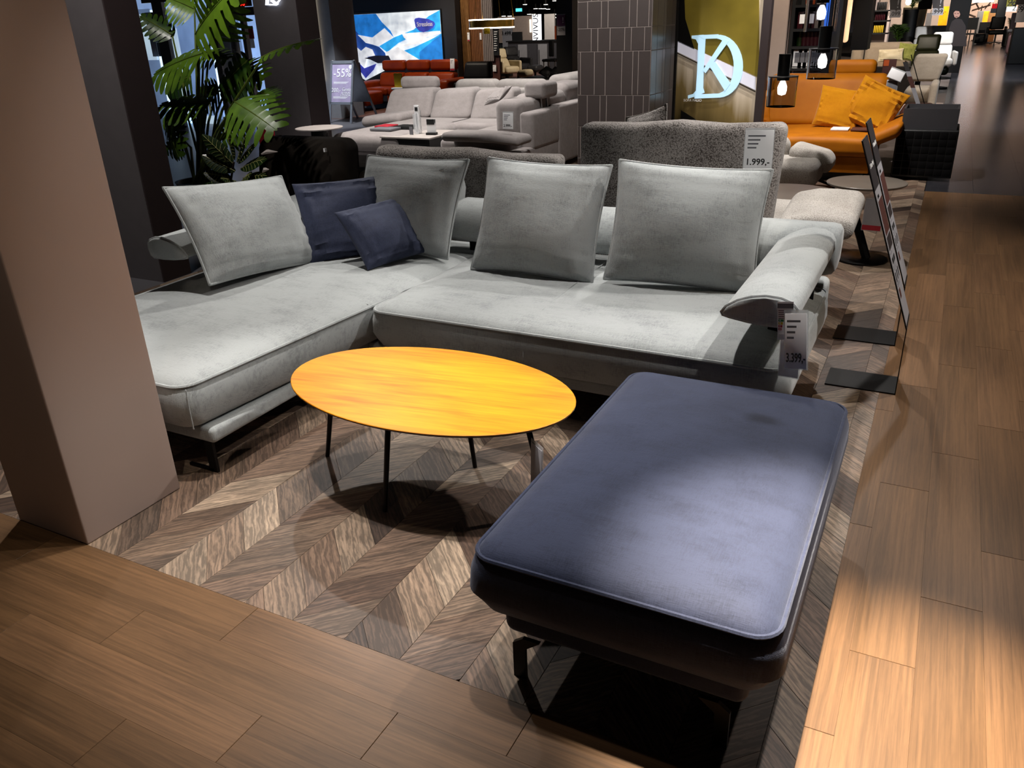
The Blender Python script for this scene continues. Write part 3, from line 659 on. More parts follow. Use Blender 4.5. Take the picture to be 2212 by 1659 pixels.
# ---- pendant lamps of smoked glass
def pendant(label, cx, y0, y1, wpx, Y, by):
    c = W(cx, (y0+y1)/2, Y); z1 = pz(cx, y0, Y); z0 = pz(cx, y1, Y); x0, x1 = pxr(cx-wpx/2, cx+wpx/2, (y0+y1)/2, Y); r = (x1-x0)/2
    t = at_thing('pendant_lamp', label, 'lamp', (c.x, Y, z0), 'clear glass cylinder pendant lamps')
    MB().lathe([(r, z0), (r, z1), (r-.006, z1), (r-.006, z0), (r, z0)], (c.x, Y, 0), 36).build('glass_shade', 'smoke_glass', t, True, True, 30)
    MB().lathe([(r+.001, z1-.004), (r+.001, z1+.004), (r-.008, z1+.004)], (c.x, Y, 0), 36).build('rim', 'steel', t, True, True, 30)
    zb = pz(cx, by, Y)
    MB().lathe([(0, zb-.055), (.03, zb-.045), (.037, zb-.015), (.037, zb+.012), (.026, zb+.04), (.016, zb+.06), (0, zb+.062)], (c.x, Y, 0), 20).build('bulb', 'bulb_glow', t, True, True, 60)
    MB().lathe([(.05, z1-.03), (.05, z1+.17), (0, z1+.17)], (c.x, Y, 0), 20).build('socket', 'black_plastic', t, True, True, 30)
    MB().lathe([(.012, zb+.05), (.012, z1+.02)], (c.x, Y, 0), 8).build('stem', 'steel', t, True, True)
    MB().tube([(c.x, Y, z1+.15), (c.x, Y, 3.4)], .003, 6).build('cable', 'black_plastic', t, True, True)
m_, nt_, b_ = nmat('smoke_glass'); b_.inputs['Base Color'].default_value = (.62, .64, .70, 1); b_.inputs['Transmission Weight'].default_value = 1; b_.inputs['Roughness'].default_value = .02; b_.inputs['IOR'].default_value = 1.3
pendant('lowest clear glass pendant lamp in front of the mustard sofa', 1689, 165, 230, 64, 7.3, 191)
pendant('middle clear glass pendant lamp above the mustard backrest', 1776, 105, 170, 64, 7.6, 133)
pendant('highest clear glass pendant lamp, cut off by the top edge', 1774, -2, 68, 70, 7.9, 28)
# ---- tiled pillar
plain('tile_taupe', (92, 82, 80), .45, var=.05); plain('tile_side', (122, 118, 124), .25, var=.1, scale=3); plain('grout', (190, 176, 170), .8)
PY = 7.6; X0, X1 = pxr(1248, 1405, 150, PY); PD = 8.32
tp = at_thing('pillar', 'taupe pillar clad in upright tiles beside the logo poster', 'pillar', ((X0+X1)/2, PY+.35, 0))
MB().box(X0, X1, PY, PD, 0, 3.4).build('core', 'grout', tp, False, True)
zr = [0, .30, .60, pz(1249, 205, PY), pz(1249, 112, PY), pz(1249, 62, PY), 1.70, 2.1, 2.5, 2.9, 3.38]
rows = {2: (1269, 1297, 1311, 1353, 1369, 1392), 3: (1254, 1284, 1307.5, 1343, 1366.5, 1378.6), 4: (1277, 1291, 1317, 1348, 1362, 1390), 5: (1269, 1298, 1312, 1357, 1373, 1398)}
for r_ in range(len(zr)-1):
    xs = [X0]+[W(p, 150, PY).x for p in rows.get(r_, rows[2+r_ % 4])]+[X1]
    for i in range(len(xs)-1):
        MB().box(xs[i]+.004, xs[i+1]-.004, PY-.004, PY, zr[r_]+.004, zr[r_+1]-.004).build('tile', 'tile_taupe', tp, False, True)
    for i, (a, b_) in enumerate(((PY, PY+.16), (PY+.16, PY+.34), (PY+.34, PY+.42), (PY+.42, PY+.60), (PY+.60, PD))):
        MB().box(X1, X1+.004, a+.004, b_-.004, zr[r_]+.004, zr[r_+1]-.004).build('tile', 'tile_side' if i < 3 else 'tile_taupe', tp, False, True)
# ---- logo poster
def bronze_print():                                            # brushed gold photograph, printed: bright below the band, dark at the foot
    nt = M['print_bronze'].node_tree; b = nt.nodes['Principled BSDF']; tc = nd(nt, 'TexCoord'); sp = nd(nt, 'SeparateXYZ'); nt.links.new(tc.outputs['Object'], sp.inputs[0])
    n = noise(nt, mapping(nt, tc.outputs['Object'], (9, 1, .8)), 1, 3); h = mth(nt, 'ADD', mth(nt, 'MULTIPLY', sp.outputs[2], 1.1), mth(nt, 'MULTIPLY', sp.outputs[0], .5))
    f = mth(nt, 'ADD', mth(nt, 'SUBTRACT', h, .62), mth(nt, 'MULTIPLY', n, .5))
    col = ramp(nt, f, [(.1, lin((58, 48, 22))), (.45, lin((112, 94, 56))), (.72, lin((190, 176, 156)))])
    nt.links.new(col, b.inputs['Base Color']); nt.links.new(col, b.inputs['Emission Color'])
QY = 8.42
plain('print_olive', (112, 98, 34), .35, emit=.12, var=.35, scale=2.5); plain('print_bronze', (116, 96, 62), .3, emit=.15, var=.4, scale=2); bronze_print(); plain('print_pale', (206, 206, 220), .35, emit=.35, var=.1, scale=3); plain('print_black', (8, 8, 10), .35); plain('logo_ice', (178, 216, 240), .4, emit=.5, var=.03)
po = at_thing('logo_poster', 'tall framed poster with a pale blue letter logo beside the pillar', 'poster', (-2.05, QY, 0))
xa, xb = pxr(1463, 1640, 130, QY)
MB().box(xa, xb, QY, QY+.06, .05, 2.6).build('panel', 'print_bronze', po, False, True)
MB().box(xb, xb+.075, QY-.03, QY+.08, 0, 2.6).build('frame_side', 'brown_paint', po, False, True)
MB().box(xa-.05, xa, QY-.03, QY+.08, 0, 2.6).build('frame_side', 'black_plastic', po, False, True)
flat('print_area', [(1463, -40), (1640, -40), (1640, 168), (1463, 88)], QY-.004, 'print_olive', po)
flat('print_area', [(1463, -40), (1477, -40), (1480, 40), (1500, 107), (1463, 90)], QY-.008, 'print_black', po)
flat('print_area', [(1463, 88), (1632, 167), (1632, 195), (1463, 112)], QY-.008, 'print_pale', po)
flat('print_area', [(1463, 114), (1632, 197), (1632, 199), (1463, 116)], QY-.012, 'print_black', po)
flat('print_area', [(1471, 238), (1500, 256), (1520, 275), (1469, 275)], QY-.010, 'print_black', po)
LO = QY-.016
flat('logo_stroke', [(1494, 77), (1520, 75), (1524, 84), (1520, 150), (1519, 190), (1522, 200), (1504, 208), (1486, 213), (1486, 206), (1497, 203), (1503, 196), (1506, 150), (1508, 95), (1503, 85), (1494, 83)], LO, 'logo_ice', po)
arc = []
for i in range(19):
    a = math.radians(96-i*10.8); arc.append((1552+53*math.cos(a), 143-68*math.sin(a)*(1.0 if i < 9 else 1.0)))
inn = []
for i in range(19):
    a = math.radians(96-i*10.8); inn.append((1545+40*math.cos(a), 143-60*math.sin(a)))
for i in range(18): flat('logo_stroke', [arc[i], arc[i+1], inn[i+1], inn[i]], LO, 'logo_ice', po)
flat('logo_stroke', [(1508, 76), (1552, 74), (1552, 83), (1520, 84)], LO-.001, 'logo_ice', po)
flat('logo_stroke', [(1500, 204), (1552, 202), (1552, 211), (1500, 213)], LO-.001, 'logo_ice', po)
flat('logo_stroke', [(1563, 83), (1575, 88), (1524, 158), (1518, 152)], LO-.002, 'logo_ice', po)
flat('logo_stroke', [(1531, 140), (1545, 133), (1578, 180), (1566, 197)], LO-.003, 'logo_ice', po)
c = W(1496, 217, LO); text('caption', 'SOFA PALIO', .034, 'ink_white', po, (1, 0, 0), (0, 0, 1), c-Vector(po.location), .001)
# ================================================================ left background
plain('concrete', (120, 118, 122), .35, var=.12, scale=1.5); plain('red_wood', (124, 84, 70), .4, var=.2, scale=4); plain('aisle_dark', (60, 60, 68), .2, var=.12, scale=3); plain('island_wood', (128, 116, 112), .4, var=.2, scale=6)
slab('floor', -18, -4.6, .2, 12.6, 'concrete', z1=0); slab('floor', -18, -4.6, 12.6, 26, 'red_wood', z1=0)
slab('floor', -4.6, -.08, 9.3, 50, 'island_wood', z1=0); slab('floor', -18, -4.6, 26, 62, 'aisle_dark', z1=0); slab('floor', -4.6, -.08, 50, 62, 'aisle_dark', z1=0)
ai = slab('floor', -.08, 6.0, 8.4, 62, 'floor_base')
wood('aisle_boards', [(62, 62, 68), (70, 69, 74), (56, 56, 62), (76, 74, 78)], False, (2, 40, 40), .2, .1, .4, .05, .3, .7, .7)
for i in range(7):
    for j in range(14):
        x0 = -.08+.40*i; y0 = 8.4+1.25*j+(.6 if i % 2 else 0); 
        tile_obj('floor_board', [(x0, max(8.4, y0-.6)), (x0+.40, max(8.4, y0-.6)), (x0+.40, y0+.65), (x0, y0+.65)], math.pi/2, 'aisle_boards', ai)
MB().box(-.08, 6.0, 25.2, 62, -.006, -.0008).build('far_boards', 'aisle_dark', ai, False, True)
MB().box(2.72, 6.0, 8.4, 26.4, -.006, 0).build('far_boards', 'aisle_dark', ai, False, True)
cl = tag(MB().box(-40, 8, -1.5, 62, 3.6, 3.7).build('ceiling', 'dark_wall', None, False), kind='structure')
tag(MB().box(-40, 8, 61, 61.2, 0, 3.6).build('wall_back', 'dark_wall', None, False), kind='structure')
plain('pillar_grey', (104, 98, 100), .6)
# ---- dark pillar behind the chaise
pp = at_thing('pillar', 'dark grey and brown square pillar behind the chaise end', 'pillar', (-4.9, 4.0, 0))
Xp = -4.62; Y1 = Xp/-1.268; Y2 = Xp/-1.1894
MB().box(Xp-.5, Xp, Y1, Y2, 0, 3.5).build('shaft', 'pillar_grey', pp, False, True); MB().box(Xp, Xp+.012, Y1+.004, Y2, 0, 3.5).build('side_panel', 'brown_paint', pp, False, True)
# ---- dark olive sofa behind the plants
ds = at_thing('dark_sofa', 'dark brown fabric sofa back beside the potted plants', 'sofa', (-5.0, 5.9, 0))
MB().rbox(-5.5, -4.50, 5.55, 5.85, .12, .685, .10, 4, 3, lambda u, v, w, p: (p[0]-.03*w*(u > 0), p[1]+.06*w, p[2])).build('backrest', 'olive_dark_fabric', ds, True, True)
MB().rbox(-5.5, -4.45, 5.75, 6.7, .1, .40, .08, 3).build('seat', 'olive_dark_fabric', ds, True, True)
MB().box(-4.66, -4.645, 5.53, 5.555, .60, .63).build('sewn_label', 'paper_white', ds, False, True)
# ---- plants
def leaf_mat(name, a, b_, rough=.35):
    m, nt, b = nmat(name); tc = nd(nt, 'TexCoord'); v = tc.outputs['Object']; r = nd(nt, 'ObjectInfo').outputs['Random']
    n = mth(nt, 'ADD', mth(nt, 'MULTIPLY', noise(nt, v, 9, 4), .6), mth(nt, 'MULTIPLY', r, .45))
    nt.links.new(ramp(nt, n, [(.25, lin(a)), (.75, lin(b_))]), b.inputs['Base Color']); b.inputs['Roughness'].default_value = rough
leaf_mat('monstera_green', (24, 48, 14), (92, 124, 30)); leaf_mat('stem_green', (40, 52, 16), (96, 110, 40)); leaf_mat('zebra_green', (14, 28, 12), (30, 50, 20)); plain('zebra_vein', (198, 200, 120), .5); plain('bark', (64, 46, 36), .8); leaf_mat('palm_green', (18, 34, 12), (56, 84, 26))
def monstera_leaf(base, tip, hw, nrm, parent, fold=.30, droop=.22, n=7):
    base = Vector(base); tip = Vector(tip); ax_ = (tip-base); L = ax_.length; ax_.normalize(); nrm = Vector(nrm); nrm = (nrm-ax_*nrm.dot(ax_)).normalized(); sd = ax_.cross(nrm)
    vs = []; fs = []
    def P(u, s, t):
        w = hw*(math.sin(math.pi*min(1, (u*.86+.14))**.8))**.6
        fw = u*1.0+(t**1.6)*.17*(1-.5*u)-.05
        return base+ax_*(L*fw)+sd*(s*t*w)+nrm*(-fold*w*t*t-droop*L*u*u*.5+.03*hw*math.sin(u*40)*t)
    def quad(P4, s):
        b0 = len(vs); vs.extend(P4); fs.append((b0, b0+1, b0+2, b0+3) if s > 0 else (b0+3, b0+2, b0+1, b0))
    for s in (-1, 1):
        for k in range(n):
            u0, u1, u2 = k/n, (k+.74)/n, (k+1)/n
            quad([P(u0, s, 0), P(u1, s, 0), P(u1, s, .36), P(u0, s, .36)], s); quad([P(u1, s, 0), P(u2, s, 0), P(u2, s, .36), P(u1, s, .30)], s)
            um = (u0+u1)/2; hh = (u1-u0)/2; T = ((.36, 1), (.62, 1.12), (.85, .8), (.96, .42), (1.0, .08))
            for (ta, fa), (tb, fb) in zip(T, T[1:]): quad([P(um-hh*fa, s, ta), P(um+hh*fa, s, ta), P(um+hh*fb, s, tb), P(um-hh*fb, s, tb)], s)
    o = MB().add(vs, fs).build('leaf', 'monstera_green', parent, True, True); weld(o, .0005)
    MB().tube([P(u, 1, 0)+nrm*.002 for u in (0, .25, .5, .75, .97)], [.005, .005, .004, .003, .001], 5).build('midrib', 'stem_green', o, True, True)
    return o
mp = at_thing('monstera', 'tall potted monstera with deeply cut leaves left of the dark sofa', 'plant', (-5.75, 5.15, 0))
MB().lathe([(.16, 0), (.2, .02), (.23, .36), (.24, .38), (.215, .38), (.2, .34), (0, .34)], (-5.72, 5.15, 0), 32).build('pot', 'black_plastic', mp, True, True, 40)
LV = [((425, 69), (492, -45), 78, (-.2, -.8, .6), 5.2), ((455, 75), (500, -10), 50, (.8, -.4, .4), 5.25), ((430, 118), (318, 150), 62, (-.1, -.55, .8), 5.05), ((533, 132), (462, 195), 60, (.2, -.6, .7), 5.3), ((569, 122), (676, 62), 36, (.1, -.25, .95), 5.1),
      ((511, 222), (595, 272), 62, (.2, -.6, .75), 4.95), ((449, 222), (334, 215), 50, (0, -.45, .9), 5.1), ((360, 258), (378, 345), 40, (-.3, -.8, .3), 4.95), ((372, 76), (298, 27), 26, (.5, -.5, .6), 5.4), ((440, 112), (490, 118), 34, (.3, -.5, .8), 5.45),
      ((410, 165), (352, 190), 46, (-.1, -.8, .5), 5.4), ((400, 235), (345, 262), 40, (-.2, -.6, .7), 5.3), ((560, 200), (592, 205), 30, (.6, -.6, .4), 5.3), ((505, 150), (565, 165), 45, (.2, -.7, .6), 5.5), ((470, 190), (420, 205), 44, (0, -.7, .6), 5.5), ((520, 255), (470, 300), 46, (0, -.8, .5), 5.3), ((420, 20), (360, -10), 40, (0, -.6, .7), 5.5), ((395, 300), (352, 320), 34, (0, -.7, .6), 5.3)]
root = Vector((-5.72, 5.15, .34))
for (bp, tp_, hw, nr, Y) in LV:
    B_ = W(*bp, Y); T_ = W(*tp_, Y-.12); s_ = (B_-Vector((0, 0, CAMH))).length/FPX
    monstera_leaf(B_, T_, hw*s_*1.15, nr, mp)
    mid = root.lerp(B_, .5)+Vector((0, 0, .12)); MB().tube([root+Vector((random.uniform(-.08, .08), random.uniform(-.08, .08), 0)), mid, B_], [.014, .011, .007], 6).build('stem', 'stem_green', mp, True, True)
MB().tube([W(515, 226, 4.97), W(508, 240, 4.95), W(511, 258, 4.96)], [.004, .028, .004], 8).build('seed_pod', 'bark', mp, True, True)
def zebra_leaf(base, tip, hw, nrm, parent):
    base = Vector(base); tip = Vector(tip); ax_ = (tip-base); L = ax_.length; ax_.normalize(); nrm = Vector(nrm); nrm = (nrm-ax_*nrm.dot(ax_)).normalized(); sd = ax_.cross(nrm); vs = []; fs = []
    def P(u, t): w = hw*math.sin(math.pi*min(1, u*.95+.03))**.8; return base+ax_*(L*u)+sd*(t*w)+nrm*(-abs(t)*w*.25-.12*L*u*u)
    n = 8
    for i in range(n+1): vs += [P(i/n, -1), P(i/n, 0), P(i/n, 1)]
    for i in range(n): a = 3*i; fs += [(a, a+1, a+4, a+3), (a+1, a+2, a+5, a+4)]
    o = MB().add(vs, fs).build('leaf', 'zebra_green', parent, True, True)
    mb = MB().tube([P(u, 0)+nrm*.003 for u in (0, .3, .6, .98)], .0022, 4)
    for k in range(1, 8):
        for s in (-1, 1): mb.tube([P(k/9, 0)+nrm*.003, P(k/9+.07, s*.5)+nrm*.003, P(min(1, k/9+.1), s*.92)+nrm*.003], .0014, 3)
    q = mb.build('veins', 'zebra_vein', o, True, True); q['kind'] = 'stuff'
zp = at_thing('zebra_plant', 'zebra plant with pale veined pointed leaves in front of the monstera', 'plant', (-5.15, 4.95, 0))
MB().lathe([(.11, 0), (.14, .02), (.16, .24), (.145, .24), (.13, .2), (0, .2)], (-5.15, 4.95, 0), 28).build('pot', 'black_plastic', zp, True, True, 40)
MB().tube([(-5.15, 4.95, .2), W(498, 395, 4.9), W(505, 350, 4.9)], .009, 6).build('stem', 'bark', zp, True, True)
for (b0, t0, hw) in (((505, 345), (482, 280), 16), ((512, 350), (527, 275), 14), ((505, 355), (436, 290), 15), ((508, 370), (436, 332), 17), ((520, 365), (565, 335), 15), ((515, 352), (545, 300), 13), ((500, 385), (440, 370), 16), ((525, 385), (568, 372), 13), ((520, 395), (535, 370), 14), ((500, 395), (410, 405), 16), ((495, 360), (470, 320), 13), ((510, 392), (478, 382), 15)):
    A_ = W(*b0, 4.9); T_ = W(*t0, 4.78); zebra_leaf(A_, T_, hw*.0042, (0, -.7, .7), zp)
for k, (a, t0) in enumerate((((565, 333), (600, 328)), ((568, 372), (581, 366)))):
    A_ = W(*a, 4.8); T_ = W(*t0, 4.78); o = MB().tube([A_, A_.lerp(T_, .4)+Vector((0, 0, .012)), T_], [.006, .018, .002], 6).build('dried_leaf', 'stone_white', zp, True, True)
# ---- white round table in front of the dark panels
rt = at_thing('bistro_table', 'small round white topped table on a black pedestal by dark pillar', 'table', (-6.51, 7.7, 0))
MB().lathe([(0, .49), (.26, .49), (.275, .498), (.275, .506), (0, .508)], (-6.51, 7.7, 0), 40).build('tabletop', 'stone_white', rt, True, True, 30)
MB().lathe([(.2, 0), (.2, .012), (.11, .03), (.1, .49)], (-6.51, 7.7, 0), 28).build('pedestal', 'black_plastic', rt, True, True, 30)
# ---- dark logo pillar and lit panel
lp = at_thing('pillar', 'dark pillar carrying a glowing round letter logo near the top', 'pillar', (-8.9, 9.6, 0))
Xp = -8.2; Y1 = Xp/-.8594; Y2 = Xp/-.8240; xl = Y1*-.9408
MB().box(xl, Xp, Y1, Y2, 0, 3.5).build('shaft', 'pillar_grey', lp, False, True); MB().box(Xp, Xp+.015, Y1, Y2, 0, 3.5).build('side_panel', 'brown_paint', lp, False, True)
plain('logo_white', (230, 240, 255), .4, emit=4.0, var=0); plain('cool_glow', (196, 220, 255), .4, emit=1.6, var=.25, scale=1.5); plain('cool_glow_dim', (150, 180, 230), .4, emit=.7, var=.3, scale=2)
Yl = Y1-.03
flat('logo_stroke', [(573, 11), (580, 11), (582, -18), (575, -18)], Yl, 'logo_white', lp); flat('logo_stroke', [(583, 2), (588, -2), (602, 9), (597, 12)], Yl, 'logo_white', lp); flat('logo_stroke', [(580, 11), (597, 12), (606, 0), (603, -1), (594, 8), (580, 9)], Yl-.004, 'logo_white', lp)
wp = tag(MB().box(W(681, 60, 12.7).x, W(716, 60, 12.7).x, 12.7, 13.4, 0, 3.5).build('wall_panel', 'light_grey_paint', None, False), kind='structure')
ls_ = pbox('light_strip', (680, -60, 684, 175), 12.66, .03, 'soft_glow', None); tag(ls_, 'thin vertical light strip beside the grey wall panel', 'lamp')
# ---- elevator front behind the plant
EYv = 10.6
ev = at_thing('elevator_front', 'metal framed glass lift front behind the monstera leaves', 'elevator', (-11, EYv, 0))
pbox('back_wall', (285, -40, 620, 420), EYv+1.6, .05, 'cool_glow_dim', ev)  # wall glows by itself in place of a lit interior
for (a, b_, m) in ((296, 312, 'brown_paint'), (362, 383, 'steel'), (476, 487, 'steel'), (518, 524, 'steel'), (541, 548, 'steel')): pbox('post', (a, -40, b_, 420), EYv, .08, m, ev)
pbox('lintel', (300, -40, 548, 0), EYv-.02, .1, 'steel', ev); pbox('lintel', (478, 16, 548, 34), EYv-.02, .1, 'steel', ev)
for (a, b_) in ((312, 362), (383, 476), (487, 518), (524, 541)): pbox('glass_pane', (a, 18, b_, 420), EYv+.03, .01, 'clear_sleeve', ev)
for (a, b0, c_, d_, m) in ((304, 30, 330, 130, 'cool_glow'), (384, 60, 400, 300, 'cool_glow'), (462, 48, 486, 220, 'cool_glow'), (350, 20, 362, 300, 'cool_glow'), (400, 250, 470, 330, 'cool_glow')): pbox('interior_glow', (a, b0, c_, d_), EYv+.9, .04, m, ev)  # glowing panels added for the bright areas behind the glass
pbox('curtain', (486, 52, 520, 230), EYv+.6, .05, 'bark', ev); pbox('poster', (531, 56, 546, 84), EYv+.2, .02, 'ink_red', ev); pbox('poster', (533, 84, 548, 104), EYv+.2, .02, 'paper_white', ev)
db = pbox('directory_board', (321, 26, 350, 122), EYv+.25, .03, 'dark_wall', ev)
for (s_, px, py, m) in (('03', 318, 34, 'ink_white'), ('02', 327, 76, 'ink_white'), ('01', 333, 101, 'ink_red'), ('EG', 338, 118, 'ink_white')):
    c = W(px, py, EYv+.24); text('floor_number', s_, .11, m, db, (1, 0, 0), (0, 0, 1), c-Vector(ev.location), .002)
for i in range(8): pbox('print_line', (335, 70+i*3, 343-(i % 3), 71+i*3), EYv+.245, .004, 'ink_white', db)
fp = pbox('floor_display', (503, 0, 541, 14), EYv-.05, .03, 'black_plastic', ev); plain('red_led', (255, 30, 20), .4, emit=4, var=0)
c = W(523, 8, EYv-.06); text('digits', '96', .10, 'red_led', fp, (1, 0, 0), (0, 0, 1), c-Vector(ev.location), .002)
flat('down_arrow', [(508, 4), (513, 4), (511, 11)], EYv-.055, 'ink_grey', fp)
rs = pbox('red_banner', (556, 258, 590, 298), 9.0, .02, 'ink_red', None, floor=True); tag(rs, 'red banner standing behind the dark sofa', 'banner')
# ---- folding A sign
asg = at_thing('sandwich_board', 'white framed folding pavement sign reading -55 percent', 'sign', (-9.6, 12.3, 0))
def quad3(name, P4, th, m, parent):
    a, b_, c, d_ = [Vector(p) for p in P4]; n = (b_-a).cross(d_-a).normalized()*th
    return MB().add([a, b_, c, d_, a+n, b_+n, c+n, d_+n], [(0, 1, 2, 3), (7, 6, 5, 4), (0, 4, 5, 1), (1, 5, 6, 2), (2, 6, 7, 3), (3, 7, 4, 0)]).build(name, m, parent, False, True)
F0, F1, F2, F3 = Vector((-9.93, 12.05, 0)), Vector((-9.42, 12.05, 0)), Vector((-9.42, 12.3, 1.03)), Vector((-9.93, 12.3, 1.03))
plain('sale_print', (206, 190, 224), .4, var=.25, scale=4)
def lerp2(u, v, off=0.0): return F0.lerp(F1, u).lerp(F3.lerp(F2, u), v)+Vector((0, -off, off*.2))
quad3('leg', [lerp2(0, 0), lerp2(.08, 0), lerp2(.08, 1), lerp2(0, 1)], .02, 'aluminium', asg); quad3('leg', [lerp2(.92, 0), lerp2(1, 0), lerp2(1, 1), lerp2(.92, 1)], .02, 'aluminium', asg)
quad3('frame_rail', [lerp2(0, .30), lerp2(1, .30), lerp2(1, .34), lerp2(0, .34)], .02, 'aluminium', asg); quad3('frame_rail', [lerp2(0, .95), lerp2(1, .95), lerp2(1, 1), lerp2(0, 1)], .02, 'aluminium', asg)
pr = quad3('print_sheet', [lerp2(.08, .34, .004), lerp2(.92, .34, .004), lerp2(.92, .95, .004), lerp2(.08, .95, .004)], .004, 'sale_print', asg)
Ua = (F3-F0).normalized()
for (s_, sz, u, v) in (('-55%', .20, .52, .80), ('200,-', .10, .27, .53), ('Gratis', .085, .73, .54), ('LIEFERUNG', .045, .72, .485), ('& MONTAGE', .045, .72, .45)):
    text('lettering', s_, sz, 'ink_white', pr, (1, 0, 0), Ua, lerp2(u, v, .012)-Vector(asg.location), .001)
MB().lathe([(.035, 0), (.035, .002), (0, .002)], (0, 0, 0), 16).build('badge', 'print_pale', pr).matrix_basis = Matrix.Translation(lerp2(.86, .90, .012)-Vector(asg.location)) @ Matrix.Rotation(math.radians(76), 4, 'X')
for i in range(6): quad3('print_line', [lerp2(.14, .66-i*.012-(i > 2)*.2, .008), lerp2(.80-.05*(i % 3), .66-i*.012-(i > 2)*.2, .008), lerp2(.80-.05*(i % 3), .666-i*.012-(i > 2)*.2, .008), lerp2(.14, .666-i*.012-(i > 2)*.2, .008)], .001, 'ink_white', pr)
R0, R1 = Vector((-9.42, 12.85, 0)), Vector((-9.93, 12.85, 0))
quad3('leg', [R0, R0+Vector((-.04, 0, 0)), F2+Vector((-.04, 0, 0)), F2], .02, 'aluminium', asg); quad3('leg', [R1+Vector((.04, 0, 0)), R1, F3, F3+Vector((.04, 0, 0))], .02, 'aluminium', asg)
quad3('rear_board', [R0.lerp(F2, .3), R1.lerp(F3, .3), R1.lerp(F3, .96), R0.lerp(F2, .96)], .01, 'aluminium', asg)
# ---- rust leather sofa and lightbox
rs_ = at_thing('rust_sofa', 'rust orange leather sofa under the glowing mountain picture', 'sofa', (-10, 15, 0))
xs = [W(p, 190, 14.9).x for p in (806, 858, 910, 968)]
for i in range(3):
    a, b_ = xs[i]+.01, xs[i+1]-.01
    MB().rbox(a, b_, 14.5, 15.3, .25, .40, .05).build('seat', 'rust_leather', rs_, True, True)
    MB().rbox(a, b_, 15.12, 15.35, .38, .66, .06, 3, 2, lambda u, v, w, p: (p[0], p[1]+.05*w, p[2])).build('backrest', 'rust_leather', rs_, True, True)
    MB().rbox(a, b_, 15.25, 15.42, .69, .90, .06, 3).build('headrest', 'rust_leather', rs_, True, True)
MB().box(xs[0]+.06, xs[3]-.06, 15.3, 15.4, .60, .75).build('hinge_bar', 'black_plastic', rs_, False, True)
MB().rbox(xs[0]-.22, xs[0], 14.5, 15.3, .10, .52, .07).build('armrest', 'rust_leather', rs_, True, True); MB().rbox(xs[3], xs[3]+.26, 14.5, 15.35, .10, .56, .08).build('armrest', 'rust_leather', rs_, True, True)
MB().box(xs[0], xs[3], 14.6, 15.2, 0, .09).build('plinth', 'black_plastic', rs_, False, True); MB().rbox(xs[0], xs[0]+.55, 13.9, 14.5, .10, .36, .05).build('footrest', 'rust_leather', rs_, True, True); MB().box(xs[1], xs[3], 14.52, 15.2, .08, .25).build('front_panel', 'rust_leather', rs_, False, True)
price_tag('red and white card on the rust sofa headrest', (xs[3]-.05, 15.2, .80), (1, 0, 0), (0, .1, 1), .10, .22, '', lines=3, red=True)
g_ = at_thing('flyer_table', 'small dark side table with a yellow flyer before the rust sofa', 'table', W(863, 196, 13.6)*1)
g_.location.z = 0; X = g_.location.x
MB().lathe([(.16, 0), (.16, .02), (.03, .04), (.03, .44), (.16, .45), (.16, .46), (0, .46)], (X, 13.6, 0), 20).build('table', 'black_plastic', g_, True, True, 30)
fl = tag(MB().box(X-.09, X+.09, 13.58, 13.60, .49, .74).build('flyer', 'ink_yellow', None, False), 'yellow standing flyer on the small dark side table', 'flyer')
tag(MB().rbox(X-.13, X+.12, 13.52, 13.68, .46, .485, .004).build('leaflet_stack', 'paper_white', None), 'white leaflets under the yellow flyer', 'leaflets')
wl = tag(MB().box(W(716, 60, 15.9).x-1.4, W(985, 60, 15.9).x, 15.9, 16.1, 0, 3.5).build('wall_feature', 'dark_wall', None, False), kind='structure')
LB = 15.84
lb = at_thing('lightbox', 'glowing mountain valley lightbox with a blue rounded logo', 'lightbox', (W(835, 80, LB).x, LB, 1.3))
def glow(n, c, e=.9): plain(n, c, .5, emit=e, var=.4, scale=5)
glow('lb_sky', (214, 224, 238), .8); glow('lb_navy', (26, 62, 130), .8); glow('lb_blue', (30, 112, 190), .85); glow('lb_cyan', (40, 150, 214), .85); glow('lb_white', (236, 240, 248), .8); glow('lb_indigo', (50, 56, 150), .8); glow('lb_dark', (30, 24, 40), .3)
pbox('housing', (714, 24, 956, 165), LB+.02, .04, 'black_plastic', lb)
Q = lambda nm, pts, m, k: flat(nm, [(680+a/6.9125, b_/6.9125) for a, b_ in pts], LB-.004*k, m, lb, .003)
Q('print_area', [(245, 240), (1865, 150), (1915, 905), (1250, 950), (760, 1200), (330, 930)], 'lb_sky', 0)
Q('mountain_print', [(245, 240), (910, 205), (1000, 330), (1130, 460), (1180, 560), (950, 690), (700, 600), (560, 420)], 'lb_blue', 1)
Q('mountain_print', [(245, 240), (420, 250), (760, 630), (960, 700), (1050, 790), (1060, 840), (900, 880), (310, 740)], 'lb_navy', 2)
Q('cloud_print', [(640, 520), (860, 560), (1040, 420), (1180, 560), (960, 690), (760, 640)], 'lb_white', 3)
Q('mountain_print', [(960, 690), (1180, 560), (1480, 440), (1700, 240), (1865, 150), (1880, 480), (1500, 520), (1250, 640), (1080, 780)], 'lb_cyan', 4)
Q('river_print', [(1300, 500), (1870, 460), (1880, 500), (1640, 560), (1700, 620), (1400, 690), (1240, 700), (1420, 640), (1330, 560)], 'lb_white', 5)
Q('mountain_print', [(1320, 760), (1500, 700), (1790, 560), (1890, 500), (1915, 905), (1560, 900)], 'lb_cyan', 6)
Q('mountain_print', [(1560, 780), (1800, 580), (1890, 520), (1915, 905), (1570, 905)], 'lb_blue', 7)
Q('rock_print', [(1060, 780), (1240, 700), (1560, 890), (1250, 945), (1120, 940), (1060, 860)], 'lb_white', 8)
